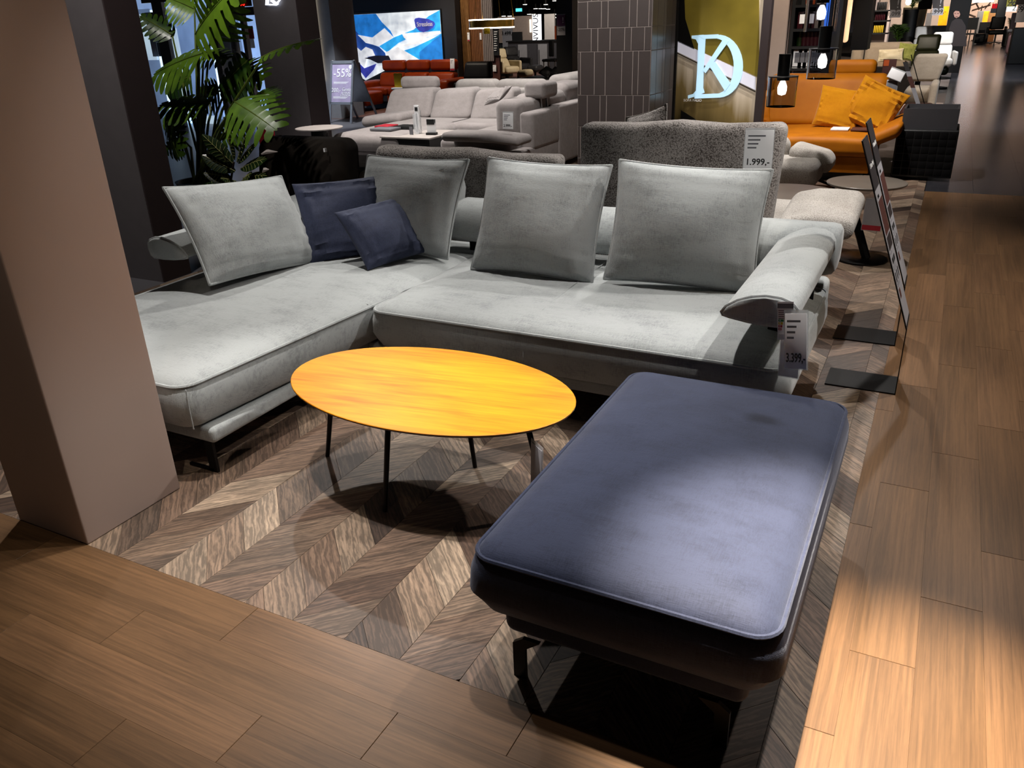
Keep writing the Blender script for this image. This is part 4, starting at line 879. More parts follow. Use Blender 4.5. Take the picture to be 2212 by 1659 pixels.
Q('rock_print', [(300, 740), (450, 760), (490, 850), (500, 930), (330, 920)], 'lb_white', 9)
Q('chair_print', [(430, 640), (540, 690), (600, 880), (740, 1020), (920, 950), (880, 1040), (760, 1170), (700, 1090), (500, 860), (450, 760)], 'lb_indigo', 10)
Q('figure_print', [(480, 620), (490, 550), (550, 520), (610, 590), (610, 690), (690, 760), (760, 700), (860, 740), (900, 830), (780, 850), (740, 1010), (620, 890), (560, 740)], 'lb_white', 11)
Q('figure_print', [(740, 870), (900, 830), (1100, 830), (1135, 900), (1110, 935), (940, 945), (830, 890)], 'lb_dark', 12)
lg = [(1485, 300), (1500, 275), (1550, 263), (1700, 285), (1780, 325), (1795, 360), (1770, 410), (1690, 460), (1620, 482), (1560, 460), (1505, 400)]
lo_ = Q('logo_badge', lg, 'lb_indigo', 13)
c = W(680+1640/6.9125, 362/6.9125, LB-.06); text('logo_lettering', 'Stressless', .125, 'ink_white', lo_, (1, 0, .013), (0, 0, 1), c-Vector(lb.location), .002, sx=.9, spacing=.92)
# ---- grey U shaped sofa in the middle distance
us = at_thing('suede_sofa', 'grey suede U shaped sofa with a headrest in the middle distance', 'sofa', (-5.4, 9, 0))
MB().rbox(-6.42, -5.42, 7.75, 9.6, .235, .43, .09, 4).build('chaise_seat', 'grey_suede', us, True, True); MB().rbox(-6.34, -5.42, 7.85, 9.6, .08, .24, .03).build('chaise_base', 'grey_suede', us, True, True)
MB().rbox(-5.6, -4.72, 9.0, 9.8, .16, .43, .06).build('middle_seat', 'grey_suede', us, True, True); MB().rbox(-4.85, -4.0, 7.65, 9.8, .16, .43, .06).build('wing_seat', 'grey_suede', us, True, True)
xs = [W(p, 230, 9.75).x for p in (844, 942, 1028, 1115)]
for i in range(3): MB().rbox(xs[i]+.006, xs[i+1]-.006, 9.62, 9.92, .40, .775, .07, 3, 3, lambda u, v, w, p: (p[0]*(1-.05*w), p[1]+.10*w, p[2]+.015*u)).build('back_cushion', 'grey_suede', us, True, True)
MB().rbox(xs[0]+.1, xs[1]-.04, 9.86, 10.0, .75, .92, .065, 4).build('headrest', 'grey_suede', us, True, True)
MB().rbox(-6.95, -6.3, 9.05, 9.75, .36, .50, .069, 4, 3, lambda u, v, w, p: (p[0], p[1], p[2]+.03*u)).build('armrest', 'grey_suede', us, True, True)
MB().rbox(-6.8, -4.0, 9.85, 10.15, .06, .66, .05).build('rear_frame', 'grey_suede', us, True, True)
MB().rbox(-4.02, -3.85, 7.95, 8.75, .30, .68, .04, 2).build('wing_panel', 'grey_suede', us, True, True); MB().rbox(-4.02, -3.84, 8.6, 9.75, .06, .69, .03, 2).build('wing_panel', 'grey_suede', us, True, True); MB().rbox(-4.9, -3.86, 7.55, 8.65, .06, .33, .03, 2).build('wing_base', 'grey_suede', us, True, True)
MB().rbox(-4.68, -3.76, 7.42, 7.75, .435, .525, .044, 4, 3, lambda u, v, w, p: (p[0], p[1], p[2]-.03*max(0, u)**3)).build('armrest', 'grey_suede', us, True, True)
for (a, b_, c_, d_, nm) in ((8.0, 8.5, .60, .80, 'back_cushion'), (8.45, 9.2, .62, .82, 'back_cushion'), (9.2, 9.8, .64, .88, 'back_cushion')): MB().rbox(-4.35, -4.0, a, b_, .42, d_, .09, 4).build(nm, 'grey_suede', us, True, True)
hr = MB().rbox(-4.16, -3.90, 8.35, 8.72, .78, .95, .05, 4).build('headrest', 'grey_suede', us, True, True)
for y in (8.45, 8.6): MB().tube([(-3.98, y, .66), (-4.0, y, .80)], .008, 6).build('chrome_rod', 'steel', hr, True, True)
for (x, y) in ((-6.25, 7.95), (-5.5, 7.95), (-3.95, 9.6), (-3.95, 7.7), (-6.25, 9.5)): MB().box(x-.02, x+.02, y-.02, y+.02, 0, .09).build('leg', 'steel', us, False, True)
cushion('grey suede cushion leaning on the right wing of the suede sofa', 'grey_suede', -4.42, 8.25, .82, -.9, .9, .35, .40, .22, .10, None, 21, False)
price_tag('white 2.999 price card hanging on the suede sofa wing', W(1097, 261, 7.6), (1, 0, 0), (0, .08, 1), .115, .155, '2.999,-')
ct = at_thing('block_table', 'white topped black block coffee table between the suede sofa wings', 'table', (-5.2, 7.6, 0))
MB().prism([tuple(G(a, b_, .42))[:2] for a, b_ in ((820, 295), (927, 299), (997, 281), (892, 279))], .405, .42).build('tabletop', 'stone_white', ct, False, True)
MB().prism([tuple(G(a, b_, .405))[:2] for a, b_ in ((823, 297), (927, 301), (992, 284), (894, 282))], .02, .405).build('body', 'black_plastic', ct, False, True)
ah = thing('leaflet_holder', 'tall clear acrylic leaflet holder on the block coffee table', 'holder', tuple(G(903, 289, .421)))
MB().box(-.035, .035, -.03, -.026, 0, .22).build('front_pane', 'clear_sleeve', ah, False); MB().box(-.035, .035, .03, .034, 0, .26).build('back_pane', 'clear_sleeve', ah, False); MB().box(-.03, .03, .0, .02, .01, .31).build('leaflet', 'paper_white', ah, False); MB().box(-.02, .02, -.002, 0, .25, .29).build('print_block', 'ink_black', ah, False); MB().box(-.012, .006, -.002, 0, .06, .22).build('print_line', 'ink_grey', ah, False)
cs_ = thing('counter_card', 'black and white counter card standing on the block coffee table', 'card', tuple(G(933, 291, .421)), .15)
MB().box(-.055, .055, -.004, .004, .02, .17).build('card', 'paper_white', cs_, False); MB().box(-.054, .040, -.006, -.004, .11, .168).build('header', 'ink_black', cs_, False); MB().prism([(-.06, -.03), (.06, -.03), (.06, .03), (-.06, .03)], 0, .025).build('base', 'black_plastic', cs_, False); MB().box(.044, .052, -.006, -.004, .13, .168).build('exclamation_mark', 'ink_black', cs_, False)
sm = thing('menu_card', 'small dark folded card beside the acrylic leaflet holder', 'card', tuple(G(889, 291, .421)), -.3); MB().box(-.03, .03, -.004, .004, 0, .085).build('card', 'ink_grey', sm, False)
for i, (dx, dy, w_, m, lab) in enumerate(((0, 0, .30, 'ink_grey', 'grey fabric swatch book on the suede chaise'), (.18, .22, .26, 'black_plastic', 'black opened folder on the suede chaise'), (-.06, .18, .2, 'ink_red', 'red fabric swatch card on the suede chaise'))):
    o = MB().rbox(-6.05+dx, -6.05+dx+w_, 8.05+dy, 8.27+dy, .435, .462+.004*i, .006, 1, 1).build('swatch_book', m, None); tag(o, lab, 'swatch', 'swatches on the suede chaise')
ps = at_thing('pale_sofa', 'pale fabric sofa with long back cushions behind the suede sofa', 'sofa', (-5.8, 12, 0))
for (a, b_, y) in ((978, 1067, 11.2), (1067, 1170, 11.2)):
    x0, x1 = pxr(a, b_, 185, y); MB().rbox(x0+.005, x1-.005, y, y+.32, .55, pz((a+b_)/2, 172, y), .1, 4, 3).build('back_cushion', 'pale_fabric', ps, True, True)
x0, x1 = pxr(975, 1175, 192, 11.1); MB().rbox(x0, x1, 11.05, 11.4, 0, pz(1070, 190, 11.1), .05).build('back_frame', 'pale_fabric', ps, True, True)
for (y0_, y1_) in ((11.4, 12.5), (12.5, 13.6)): MB().rbox(x1-.1, x1+.30, y0_, y1_-.01, .5, .83, .1, 4).build('back_cushion', 'pale_fabric', ps, True, True)
MB().rbox(x1+.05, x1+.42, 11.1, 13.7, 0, .72, .05).build('back_frame', 'pale_fabric', ps, True, True)
# ---- timber panels, ring lamp, recliners, cabinet
def slat_panel(label, p, Y, m, n):
    t = at_thing('slat_panel', label, 'wall panel', (W((p[0]+p[2])/2, p[3], Y).x, Y, 0), 'timber sample panels'); x0, x1 = pxr(p[0], p[2], (p[1]+p[3])/2, Y); z0 = max(0, pz((p[0]+p[2])/2, p[3], Y))
    MB().box(x0, x1, Y+.02, Y+.05, z0, 3.4).build('backing', m, t, False, True)
    for i in range(n): a = x0+(x1-x0)*i/n; MB().box(a+.004, a+(x1-x0)/n-.008, Y, Y+.02, z0, 3.4).build('slat', m, t, False, True)
plain('timber_oak', (170, 122, 70), .5, var=.2); plain('timber_dark', (140, 88, 46), .5, var=.2); plain('timber_grey', (152, 140, 136), .6, var=.1)
slat_panel('fine ribbed light oak slat panel beside the black feature wall', (986, 0, 1014, 172), 16.2, 'timber_oak', 14)
slat_panel('warm brown wide slat panel behind the ring lamp', (1014, 0, 1046, 140), 16.25, 'timber_dark', 9)
slat_panel('dark brown slat panel right of the warm brown one', (1046, 0, 1064, 90), 16.3, 'brown_paint', 5)
slat_panel('short grey washed slat panel below the ring lamp', (1043, 66, 1066, 132), 16.1, 'timber_grey', 6)
o = pbox('info_panel', (1066, 62, 1077, 120), 16.1, .03, 'black_plastic', None); tag(o, 'narrow black information panel beside the grey slat panel', 'sign')
for i in range(9): pbox('print_line', (1067, 68+i*5, 1074-(i % 3), 69.5+i*5), 16.08, .01, 'ink_white', o)
tag(pbox('wall_timber', (1056, 120, 1080, 175), 16.15, .05, 'photo_brown', None, floor=True), kind='structure')
rl = at_thing('ring_lamp', 'golden ring pendant lamp with glowing rims on thin wires', 'lamp', W(1062, 50, 12)*1)
cx_, z_, R_ = W(1062, 50, 12).x, W(1062, 51, 12).z, .345
brass = plain('brass', (196, 150, 60), .25, .9); MB().lathe([(R_, z_-.05), (R_+.004, z_-.05), (R_+.004, z_+.05), (R_, z_+.05), (R_, z_-.05)], (cx_, 12, 0), 64).build('brass_ring', 'brass', rl, True, True, 30)
for dz in (-.058, .058): MB().tube([(cx_+R_*math.cos(a*math.pi/32), 12+R_*math.sin(a*math.pi/32), z_+dz) for a in range(64)], .009, 8, True).build('glowing_rim', 'bulb_glow', rl, True, True)
for a in (.4, 2.5, 4.4, 5.6): MB().tube([(cx_+R_*math.cos(a), 12+R_*math.sin(a), z_+.05), (cx_+.1*math.cos(a), 12+.1*math.sin(a), 3.6)], .003, 5).build('suspension_wire', 'brass', rl, True, True)
price_tag('yellow price card hanging below the golden ring lamp', W(1052, 67, 11.65), (1, 0, 0), (0, 0, 1), .10, .08, '', lines=0, mat='ink_yellow')
price_tag('white narrow card on the light oak slat panel', W(1012, 80, 16.19), (1, 0, 0), (0, 0, 1), .05, .16, '', lines=2, red=True); price_tag('white narrow card on the brown slat panel', W(1038, 79, 16.24), (1, 0, 0), (0, 0, 1), .04, .12, '', lines=2); price_tag('white square card near the black armchair', W(1068, 148, 16.12), (1, 0, 0), (0, 0, 1), .08, .12, '', lines=2)
ba = at_thing('black_armchair', 'black leather armchair in front of the oak slat panels', 'chair', (W(1027, 170, 15).x, 15, 0)); x0, x1 = pxr(1000, 1057, 150, 15)
MB().rbox(x0, x1, 15, 15.2, .52, .86, .07, 4, 3, lambda u, v, w, p: (p[0]*(1-.06*w), p[1]+.04*w, p[2])).build('backrest', 'black_leather', ba, True, True); MB().rbox(x0-.03, x1+.03, 14.6, 15.25, .10, .50, .06).build('seat', 'black_leather', ba, True, True)
for x in (x0+.05, x1-.05):
    for y in (14.7, 15.15): MB().box(x-.02, x+.02, y-.02, y+.02, 0, .11).build('leg', 'black_metal', ba, False, True)
def recliner(label, p, Y, m, face, dark='black_plastic'):
    x0, x1 = pxr(p[0], p[2], (p[1]+p[3])/2, Y); h = max(.9, pz((p[0]+p[2])/2, p[1], Y)); xm = (x0+x1)/2; w = max(.62, (x1-x0))
    t = at_thing('recliner_chair', label, 'chair', (xm, Y, 0), 'recliner chairs in the far displays'); t.rotation_euler.z = face
    B_ = lambda nm, a, r=.05, fn=None, mm=None: MB().rbox(*a, r, 3, 2, fn).build(nm, mm or m, t)
    B_('backrest', (-w*.36, w*.36, .20, .40, .38, h*.74), .07, lambda u, v, q, pp_: (pp_[0], pp_[1]+.12*q, pp_[2])); B_('headrest', (-w*.34, w*.34, .34, .50, h*.72, h), .06, lambda u, v, q, pp_: (pp_[0], pp_[1]+.04*q, pp_[2]))
    B_('seat', (-w*.36, w*.36, -.34, .32, .28, .46), .07); B_('armrest', (-w*.5, -w*.37, -.3, .36, .30, .60), .05); B_('armrest', (w*.37, w*.5, -.3, .36, .30, .60), .05)
    MB().lathe([(.28, 0), (.28, .03), (.05, .05), (.05, .3)], (0, 0, 0), 20).build('swivel_base', dark, t, True, False, 30); return t
rc_ = recliner('cream leather recliner in front of the grey cabinet', (1078, 115, 1112, 168), 21, 'cream_leather', 1.0)
recliner('dark grey leather recliner beside the cream recliner', (1108, 113, 1132, 160), 22.5, 'grey_leather', 1.0)
def stool(label, p, Y, m):
    x0, x1 = pxr(p[0], p[2], p[1], Y); t = at_thing('footstool', label, 'footstool', ((x0+x1)/2, Y, 0), 'footstools'); MB().rbox(x0, x1, Y, Y+.45, .27, .44, .07, 3).build('cushion', m, t, True, True); MB().lathe([(.18, 0), (.18, .03), (.03, .05), (.03, .28)], ((x0+x1)/2, Y+.22, 0), 16).build('base', 'black_plastic', t, True, True, 30)
stool('cream footstool beside the cream recliner', (1116, 148, 1137, 160), 19.5, 'cream_leather'); stool('dark grey footstool beside the dark recliner', (1137, 141, 1160, 155), 21.5, 'grey_leather')
wd_ = at_thing('display_cabinet', 'grey cabinet counter with door panels below the glowing sign', 'cabinet', (W(1155, 150, 26).x, 26, 0)); x0, x1 = pxr(1098, 1206, 120, 26); zt = pz(1150, 90, 26)
MB().box(x0, x1, 26, 26.6, 0, zt).build('body', 'dark_grey_paint', wd_, False, True); MB().box(x0-.05, x1+.05, 25.95, 26.65, zt, zt+.04).build('worktop', 'black_plastic', wd_, False, True)
for i in range(5):
    a = x0+(x1-x0)*i/5; dr = MB().box(a+.02, a+(x1-x0)/5-.02, 25.97, 26, .05, zt-.08).build('door', 'light_grey_paint' if i % 2 else 'dark_grey_paint', wd_, False, True); MB().box(a+.05, a+.08, 25.94, 25.97, .2, zt-.25).build('handle', 'steel', dr, False, True)
ns = pbox('light_sign', (1150, 31, 1167, 89.3), 26.3, .1, 'sign_glow' if 'sign_glow' in M else plain('sign_glow', (240, 242, 248), .4, emit=1.3, var=0), None); tag(ns, 'tall glowing white sign with vertical black lettering', 'sign')
text('lettering', 'NVIVUS', .27, 'ink_black', ns, (0, 0, 1), (-1, 0, 0), W(1157.5, 62, 26.28), .004)
price_tag('purple and white -20 percent sign on the black pillar', W(1212, 54, 17.19), (1, 0, 0), (0, 0, 1), .19, .40, '', lines=0)
c = W(1212, 54, 17.18); sg = MB().box(c.x-.09, c.x+.09, 17.17, 17.19, c.z-.02, c.z+.195).build('purple_sign', 'ink_purple', None, False); tag(sg, 'purple sale card with exclamation mark on the black pillar', 'sign'); text('lettering', '!', .16, 'ink_white', sg, (1, 0, 0), (0, 0, 1), Vector((c.x+.05, 17.165, c.z+.09)), .001)
text('percent_lettering', '-20%', .085, 'ink_black', sg, (1, 0, 0), (0, 0, 1), Vector((c.x, 17.165, c.z-.09)), .001)
bp_ = at_thing('pillar', 'black square pillar between the grey cabinet and the tiled pillar', 'pillar', (W(1220, 100, 17.2).x, 17.2, 0)); x0, x1 = pxr(1202, 1236, 100, 17.2); MB().box(x0, x1, 17.2, 17.7, 0, 3.5).build('shaft', 'black_plastic', bp_, False, True)
tag(pbox('wall_shop', (1076, 35, 1152, 92), 34, .1, 'timber_grey', None), kind='structure'); bw = pbox('banner', (1085, 60, 1107, 92), 29, .03, 'sign_grey', None, floor=True); tag(bw, 'grey price banner left of the glowing white sign', 'banner'); text('lettering', '3.499,-', .18, 'ink_black', bw, (1, 0, 0), (0, 0, 1), W(1096, 72, 28.95), .003)
tv = pbox('television', (1106, 69, 1127, 90), 26.25, .06, 'black_plastic', None); tag(tv, 'dark screen standing on the grey cabinet', 'television')
tag(pbox('wall_recess', (1176, 30, 1198, 92), 32, .1, 'light_grey_paint', None), kind='structure'); sk = pbox('wall_light', (1144, 42, 1147, 70), 33.94, .05, 'soft_glow', None); tag(sk, 'upright glowing wall light left of the white sign', 'lamp')
o = pbox('orange_panel', (1198, 56, 1202, 88), 30, .05, 'ink_orange', None, floor=True); tag(o, 'thin orange panel beside the black pillar', 'panel')
rb = pbox('red_sign', (1240, 42, 1249, 58), 24, .03, 'ink_red', None, hang=True); tag(rb, 'small red sign right of the black pillar', 'sign'); ws = pbox('white_sign', (1240, 58, 1249, 72), 24, .03, 'paper_white', None, hang=True); tag(ws, 'small white card below the red sign', 'sign')
bc = at_thing('desk_chair', 'small black chair in front of the grey cabinet', 'chair', (W(1186, 150, 24).x, 24, 0)); x0, x1 = pxr(1179, 1190, 130, 24)
MB().rbox(x0, x1, 24.2, 24.26, .55, 1.0, .03).build('backrest', 'black_leather', bc, True, True); MB().rbox(x0-.05, x1+.25, 23.8, 24.25, .42, .5, .04).build('seat', 'black_leather', bc, True, True)
for (x, y) in ((x0, 23.85), (x1+.2, 23.85), (x0, 24.2), (x1+.2, 24.2)): MB().box(x-.015, x+.015, y-.015, y+.015, 0, .43).build('leg', 'steel', bc, False, True)
bl_ = at_thing('black_lounger', 'low black leather lounger behind the pale sofa', 'sofa', (W(1185, 165, 17).x, 17.6, 0)); x0, x1 = pxr(1120, 1215, 160, 17.4)
MB().rbox(x0, x1, 17.3, 18.2, 0, .40, .08).build('seat', 'black_leather', bl_, True, True)
for i, (px, rl_) in enumerate(((1182, -.5), (1204, -.35))):
    c = W(px, 152, 17.6); cushion(('black leather cushion, left one on the low black lounger', 'black leather cushion, right one on the low black lounger')[i], 'black_leather', c.x, 17.6, .50, 0, .9, rl_, .36, .26, .12, 'black cushions on the lounger', 40+i, False)
tag(MB().box(-6.5, -5.2, 6.55, 7.35, 0, .012).build('floor_mat', 'dark_grey_paint', None, False), 'dark flat mat in front of the suede chaise', 'mat')
def grass(label, p, Y, n, m, parent=None):
    t = at_thing('grass_plant', label, 'plant', (W((p[0]+p[2])/2, p[3], Y).x, Y, 0), 'decorative grasses'); x0, x1 = pxr(p[0], p[2], p[3], Y); z0, z1 = max(0, pz(p[0], p[3], Y)), pz(p[0], p[1], Y); mb = MB(); rn = random.Random(n)
    for i in range(n):
        x = x0+(x1-x0)*i/n; h = z0+(z1-z0)*rn.uniform(.65, 1); dx = rn.uniform(-.05, .05); mb.add([(x-.012, Y, z0), (x+.012, Y, z0), (x+dx, Y-.04, h), (x, Y+.05, z0)], [(0, 1, 2), (1, 3, 2), (3, 0, 2)])
    b = mb.build('blades', m, t, False, True); b['kind'] = 'stuff'
    MB().rbox(x0, x1, Y-.1, Y+.1, 0, z0+.01, .02).build('planter', 'black_plastic', t, True, True)
grass('tuft of grass standing behind the folding sign', (722, 123, 772, 137), 13.55, 46, 'palm_green'); grass('green grass planter left of the grey cabinet', (1080, 98, 1104, 118), 24, 30, 'palm_green')
def track_light(label, px, py, Y):
    c = W(px, py, Y); t = at_thing('track_spotlight', label, 'spotlight', tuple(c), 'distant ceiling spotlights'); s_ = Y*.0026
    MB().lathe([(0, -s_*.3), (s_*.9, -s_*.25), (s_, 0), (s_*.8, s_*.05)], (0, 0, 0), 12).build('lens', 'bulb_glow', t, True); MB().lathe([(s_*1.05, -s_*.1), (s_*1.05, s_*2), (0, s_*2)], (0, 0, 0), 12).build('housing', 'black_plastic', t, True); MB().tube([(0, 0, s_*2), (0, 0, max(s_*2+.02, 3.6-c.z))], .012, 5).build('rod', 'black_plastic', t)
for (a, b_, Y) in ((1134, 9, 40), (1179, 9, 40), (1157, 18, 48), (1168, 18, 48), (1176, 18, 48), (1184, 19, 48), (1198, 30, 55), (1153, 30, 52), (1143, 30, 55), (1088, 34, 50), (1101, 34, 50), (1243, 34, 45), (1198, 1, 38), (1199, 37, 58)): track_light('small glowing ceiling spotlight above the grey cabinet area', a, b_, Y)
for i in range(6): tr = MB().box(-26, -8, 30+i*4.5, 30.12+i*4.5, 3.42-.04*i, 3.55-.04*i).build('ceiling_truss', 'steel' if i % 2 else 'dark_grey_paint', cl, False, True)
ex = pbox('exit_sign', (1114, 18, 1126, 25), 44, .1, plain('exit_glow', (90, 210, 215), .4, emit=1.5, var=0), None, hang=True); tag(ex, 'small green glowing exit sign under the far ceiling', 'sign')
# ================================================================ right background
tag(MB().box(W(1640, 80, 11.4).x-.6, W(1707, 80, 11.4).x, 11.4, 11.6, 0, 3.5).build('wall_cream', 'pale_wall', None, False), kind='structure')
SY = 11.2; xa, xb = pxr(1704, 1812, 90, SY)
sh = at_thing('shelf_unit', 'tall black shelf unit filled with boxes behind the pendant lamps', 'shelf', ((xa+xb)/2, SY, 0))
MB().box(xa, xb, SY+.40, SY+.42, 0, 3.2).build('back_panel', 'black_plastic', sh, False, True)
for x in (xa, xb-.16): MB().box(x, x+(.04 if x == xa else .16), SY, SY+.40, 0, 3.2).build('side_panel', 'black_plastic', sh, False, True)
lv = [pz(1740, y, SY) for y in (13, 65, 103, 150, 185)]
for z in lv: MB().box(xa+.04, xb-.16, SY, SY+.40, z-.015, z+.015).build('shelf_board', 'black_plastic', sh, False, True)
xw = xb-.16-xa-.04
rn = random.Random(4)
def on_shelf(i, f, w, h, m, lab, cat, nm, grp, capm=None):
    x = xa+.05+xw*f; z = lv[i]+.016
    if capm:
        t = at_thing(nm, lab, cat, (x+w/2, SY+.15, z), grp); MB().lathe([(w*.45, z), (w*.48, z+.01), (w*.48, z+h*.72), (0, z+h*.72)], (x+w/2, SY+.15, 0), 16).build('jar_body', m, t, True, True, 40); MB().lathe([(w*.49, z+h*.73), (w*.49, z+h), (0, z+h)], (x+w/2, SY+.15, 0), 16).build('lid', capm, t, True, True, 40)
    else:
        t = at_thing(nm, lab, cat, (x+w/2, SY+.15, z), grp); MB().rbox(x, x+w, SY+.04, SY+.28, z, z+h, .004, 1, 1).build('carton', m, t, True, True); MB().box(x+w*.2, x+w*.8, SY+.036, SY+.04, z+h*.3, z+h*.85).build('printed_panel', 'ink_grey' if m == 'paper_white' else 'ink_white', t, False, True)
for k in range(5): on_shelf(2, .17+.12*k, .085, .235, 'wine', 'dark red jar with white lid in the shelf row of five', 'jar', 'jar', 'red jars on the black shelf', 'paper_white') if 'wine' in M else (plain('wine', (70, 22, 30), .35), on_shelf(2, .17+.12*k, .085, .235, 'wine', 'dark red jar with white lid in the shelf row of five', 'jar', 'jar', 'red jars on the black shelf', 'paper_white'))
on_shelf(2, .04, .08, .26, 'palm_green', 'green bottle left of the dark red jars', 'bottle', 'bottle', None, 'palm_green')
for k in range(6): on_shelf(3, .03+.155*k, .11, .21, 'paper_white', 'white printed carton on the lower row of the black shelf', 'carton', 'carton', 'white cartons in the lower shelf rows')
for k in range(6): on_shelf(4, .03+.155*k, .11, .21, 'paper_white', 'white printed carton on the bottom row of the black shelf', 'carton', 'carton', 'white cartons in the bottom shelf row')
for k in range(2): on_shelf(1, .06+.16*k, .11, .19, 'wine', 'dark red carton pair above the red jars', 'carton', 'carton', 'dark red cartons on the black shelf')
for k in range(2): on_shelf(1, .5+.16*k, .12, .3, 'beige_fabric', 'beige box behind the middle pendant lamp', 'box', 'box', 'beige boxes on the black shelf')
on_shelf(0, .2, .07, .20, 'ink_orange', 'orange capped bottle on the top shelf', 'bottle', 'bottle', None, 'paper_white')
bsn = pbox('blue_screen', (1786, -10, 1800, 66), SY-.15, .03, plain('blue_glow', (60, 120, 230), .4, emit=1.2, var=.2), None); tag(bsn, 'narrow blue glowing screen behind the top pendant lamp', 'screen')
# glowing tube post and black post
tl = pbox('tube_lamp', (1824, -20, 1837, 92), 13.5, .12, plain('tube_glow', (255, 196, 150), .4, emit=1.2, var=.1), None, .06); tag(tl, 'upright glowing tube lamp right of the black shelf', 'lamp')
tag(pbox('wall_slot', (1837, -20, 1850, 70), 15, .1, 'light_grey_paint', None), kind='structure')
kp = pbox('pillar', (1846, -40, 1882, 108), 14.2, .5, 'black_plastic', None); tag(kp, 'black square pillar behind the beige sofa', 'pillar')
# white shelf niche with rows of goods
NY = 22.0; xa, xb = pxr(1880, 1922, 40, NY)
wn = at_thing('shelf_niche', 'white lit shelf niche with rows of small goods', 'shelf', ((xa+xb)/2, NY, 0))
MB().box(xa, xb, NY+.4, NY+.44, 0, 3.2).build('back_panel', 'pale_wall', wn, False, True)
for x in (xa, xb-.05): MB().box(x, x+.05, NY, NY+.4, 0, 3.2).build('side_panel', 'pale_wall', wn, False, True)
for (y, m, n, h) in ((22, 'black_plastic', 6, .17), (44, 'wine', 6, .17), (71, 'ink_yellow', 6, .16)):
    z = pz(1900, y, NY); MB().box(xa, xb, NY, NY+.4, z-.03, z).build('shelf_board', 'black_plastic', wn, False, True)
    for k in range(n):
        x = xa+.10+(xb-xa-.2)*k/n; nm = {'black_plastic': 'black', 'wine': 'dark red', 'ink_yellow': 'yellow'}[m]
        o = MB().rbox(x, x+(xb-xa-.2)/n-.012, NY+.05, NY+.22, z+.001, z+h, .01, 1, 1).build('goods_box', m, None); tag(o, 'small %s pack in its row of six in the white niche' % nm, 'pack', '%s packs in the white niche' % nm)
# beige sofa with cushions, olive recliners, armchairs
bs = at_thing('beige_sofa', 'long beige fabric sofa in front of the white shelf niche', 'sofa', (-2.2, 17.5, 0))
for (a, b_) in ((1838, 1866), (1867, 1971)):
    x0, x1 = pxr(a, b_, 115, 17.6); MB().rbox(x0, x1-.01, 17.6, 17.95, .40, pz((a+b_)/2, 92, 17.6), .1, 4, 3, lambda u, v, w, p: (p[0], p[1]+.08*w, p[2])).build('backrest', 'beige_fabric', bs, True, True)
x0, x1 = pxr(1838, 1968, 140, 16.8); MB().rbox(x0, x1, 16.7, 17.65, .22, .42, .07, 3).build('seat', 'beige_fabric', bs, True, True); MB().rbox(x0, x1, 16.75, 17.7, 0, .22, .03).build('base', 'beige_fabric', bs, True, True)
MB().box(x0, x0+1.1, 16.3, 16.55, .1, .62).build('side_panel', 'olive_dark_fabric', bs, False, True)
c = W(1924, 119, 17.2); cushion('cream cushion lying on the beige sofa', 'cream_leather', c.x, 17.2, c.z, 0, .4, .05, .42, .22, .1, None, 31, False)
c = W(1958, 112, 17.3); cushion('green patterned cushion on the beige sofa', 'mesh_green', c.x, 17.3, c.z, 0, .3, -.12, .30, .30, .1, None, 32, False)
ol = recliner('olive leather recliner at the left end of the beige sofa', (1815, 84, 1855, 135), 15.4, 'olive_leather', 1.1)
orr = recliner('tall olive leather recliner right of the beige sofa', (1972, 76, 2016, 135), 18.6, 'olive_leather', -.15)
recliner('white leather recliner beside the aisle', (2016, 70, 2062, 118), 22.5, 'white_leather', .1)
recliner('cream wing chair behind the olive recliner', (1976, 58, 2020, 92), 25, 'white_leather', .1)
stool('olive footstool in front of the white recliner', (2017, 134, 2052, 142), 19.5, 'olive_leather')
ac = at_thing('beige_armchair', 'beige fabric armchair with a square back beside the aisle', 'chair', (-.55, 14, 0)); x0, x1 = pxr(1966, 2036, 160, 14)
MB().rbox(x0, x1, 14.0, 14.18, .55, .92, .05, 3, 2, lambda u, v, w, p: (p[0]+.04*w, p[1]+.05*w, p[2])).build('backrest', 'beige_fabric', ac, True, True); MB().rbox(x0-.02, x1-.06, 13.35, 14.1, .30, .50, .07, 3).build('seat', 'beige_fabric', ac, True, True)
MB().rbox(x1-.12, x1-.02, 13.2, 14.1, .18, .58, .045, 3, 2, lambda u, v, w, p: (p[0], p[1]+.12*w, p[2])).build('armrest', 'beige_fabric', ac, True, True)
MB().lathe([(.25, 0), (.25, .02), (.04, .04), (.04, .3)], ((x0+x1)/2, 13.8, 0), 18).build('swivel_base', 'steel', ac, True, True, 30)
bo = at_thing('pouf', 'brown leather pouf behind the black display box', 'pouf', (-.45, 12, 0)); x0, x1 = pxr(1945, 2022, 225, 11.6); MB().rbox(x0, x1, 11.6, 12.3, .22, .42, .09, 4).build('cushion', 'photo_brown', bo, True, True); MB().box(x0+.1, x1-.1, 11.7, 12.2, 0, .23).build('base', 'black_plastic', bo, False, True)
rg = tag(MB().box(-.75, -.10, 15.2, 16.6, 0, .012).build('rug', 'pale_wall', None, False), 'pale flat rug beside the aisle behind the armchair', 'rug')
ma = tag(MB().rbox(-1.06, -.86, 15.2, 15.22, .58, .80, .004).build('magazine_board', 'photo_brown', None), 'upright magazine with orange cover before the olive recliner', 'magazine')
MB().tube([(-.96, 15.23, .6), (-.92, 15.3, 0)], .01, 6).build('stand_rod', 'black_metal', ma, True, True); MB().box(-1.05, -.97, 15.195, 15.2, .70, .79).build('cover_print', 'ink_orange', ma, False, True)
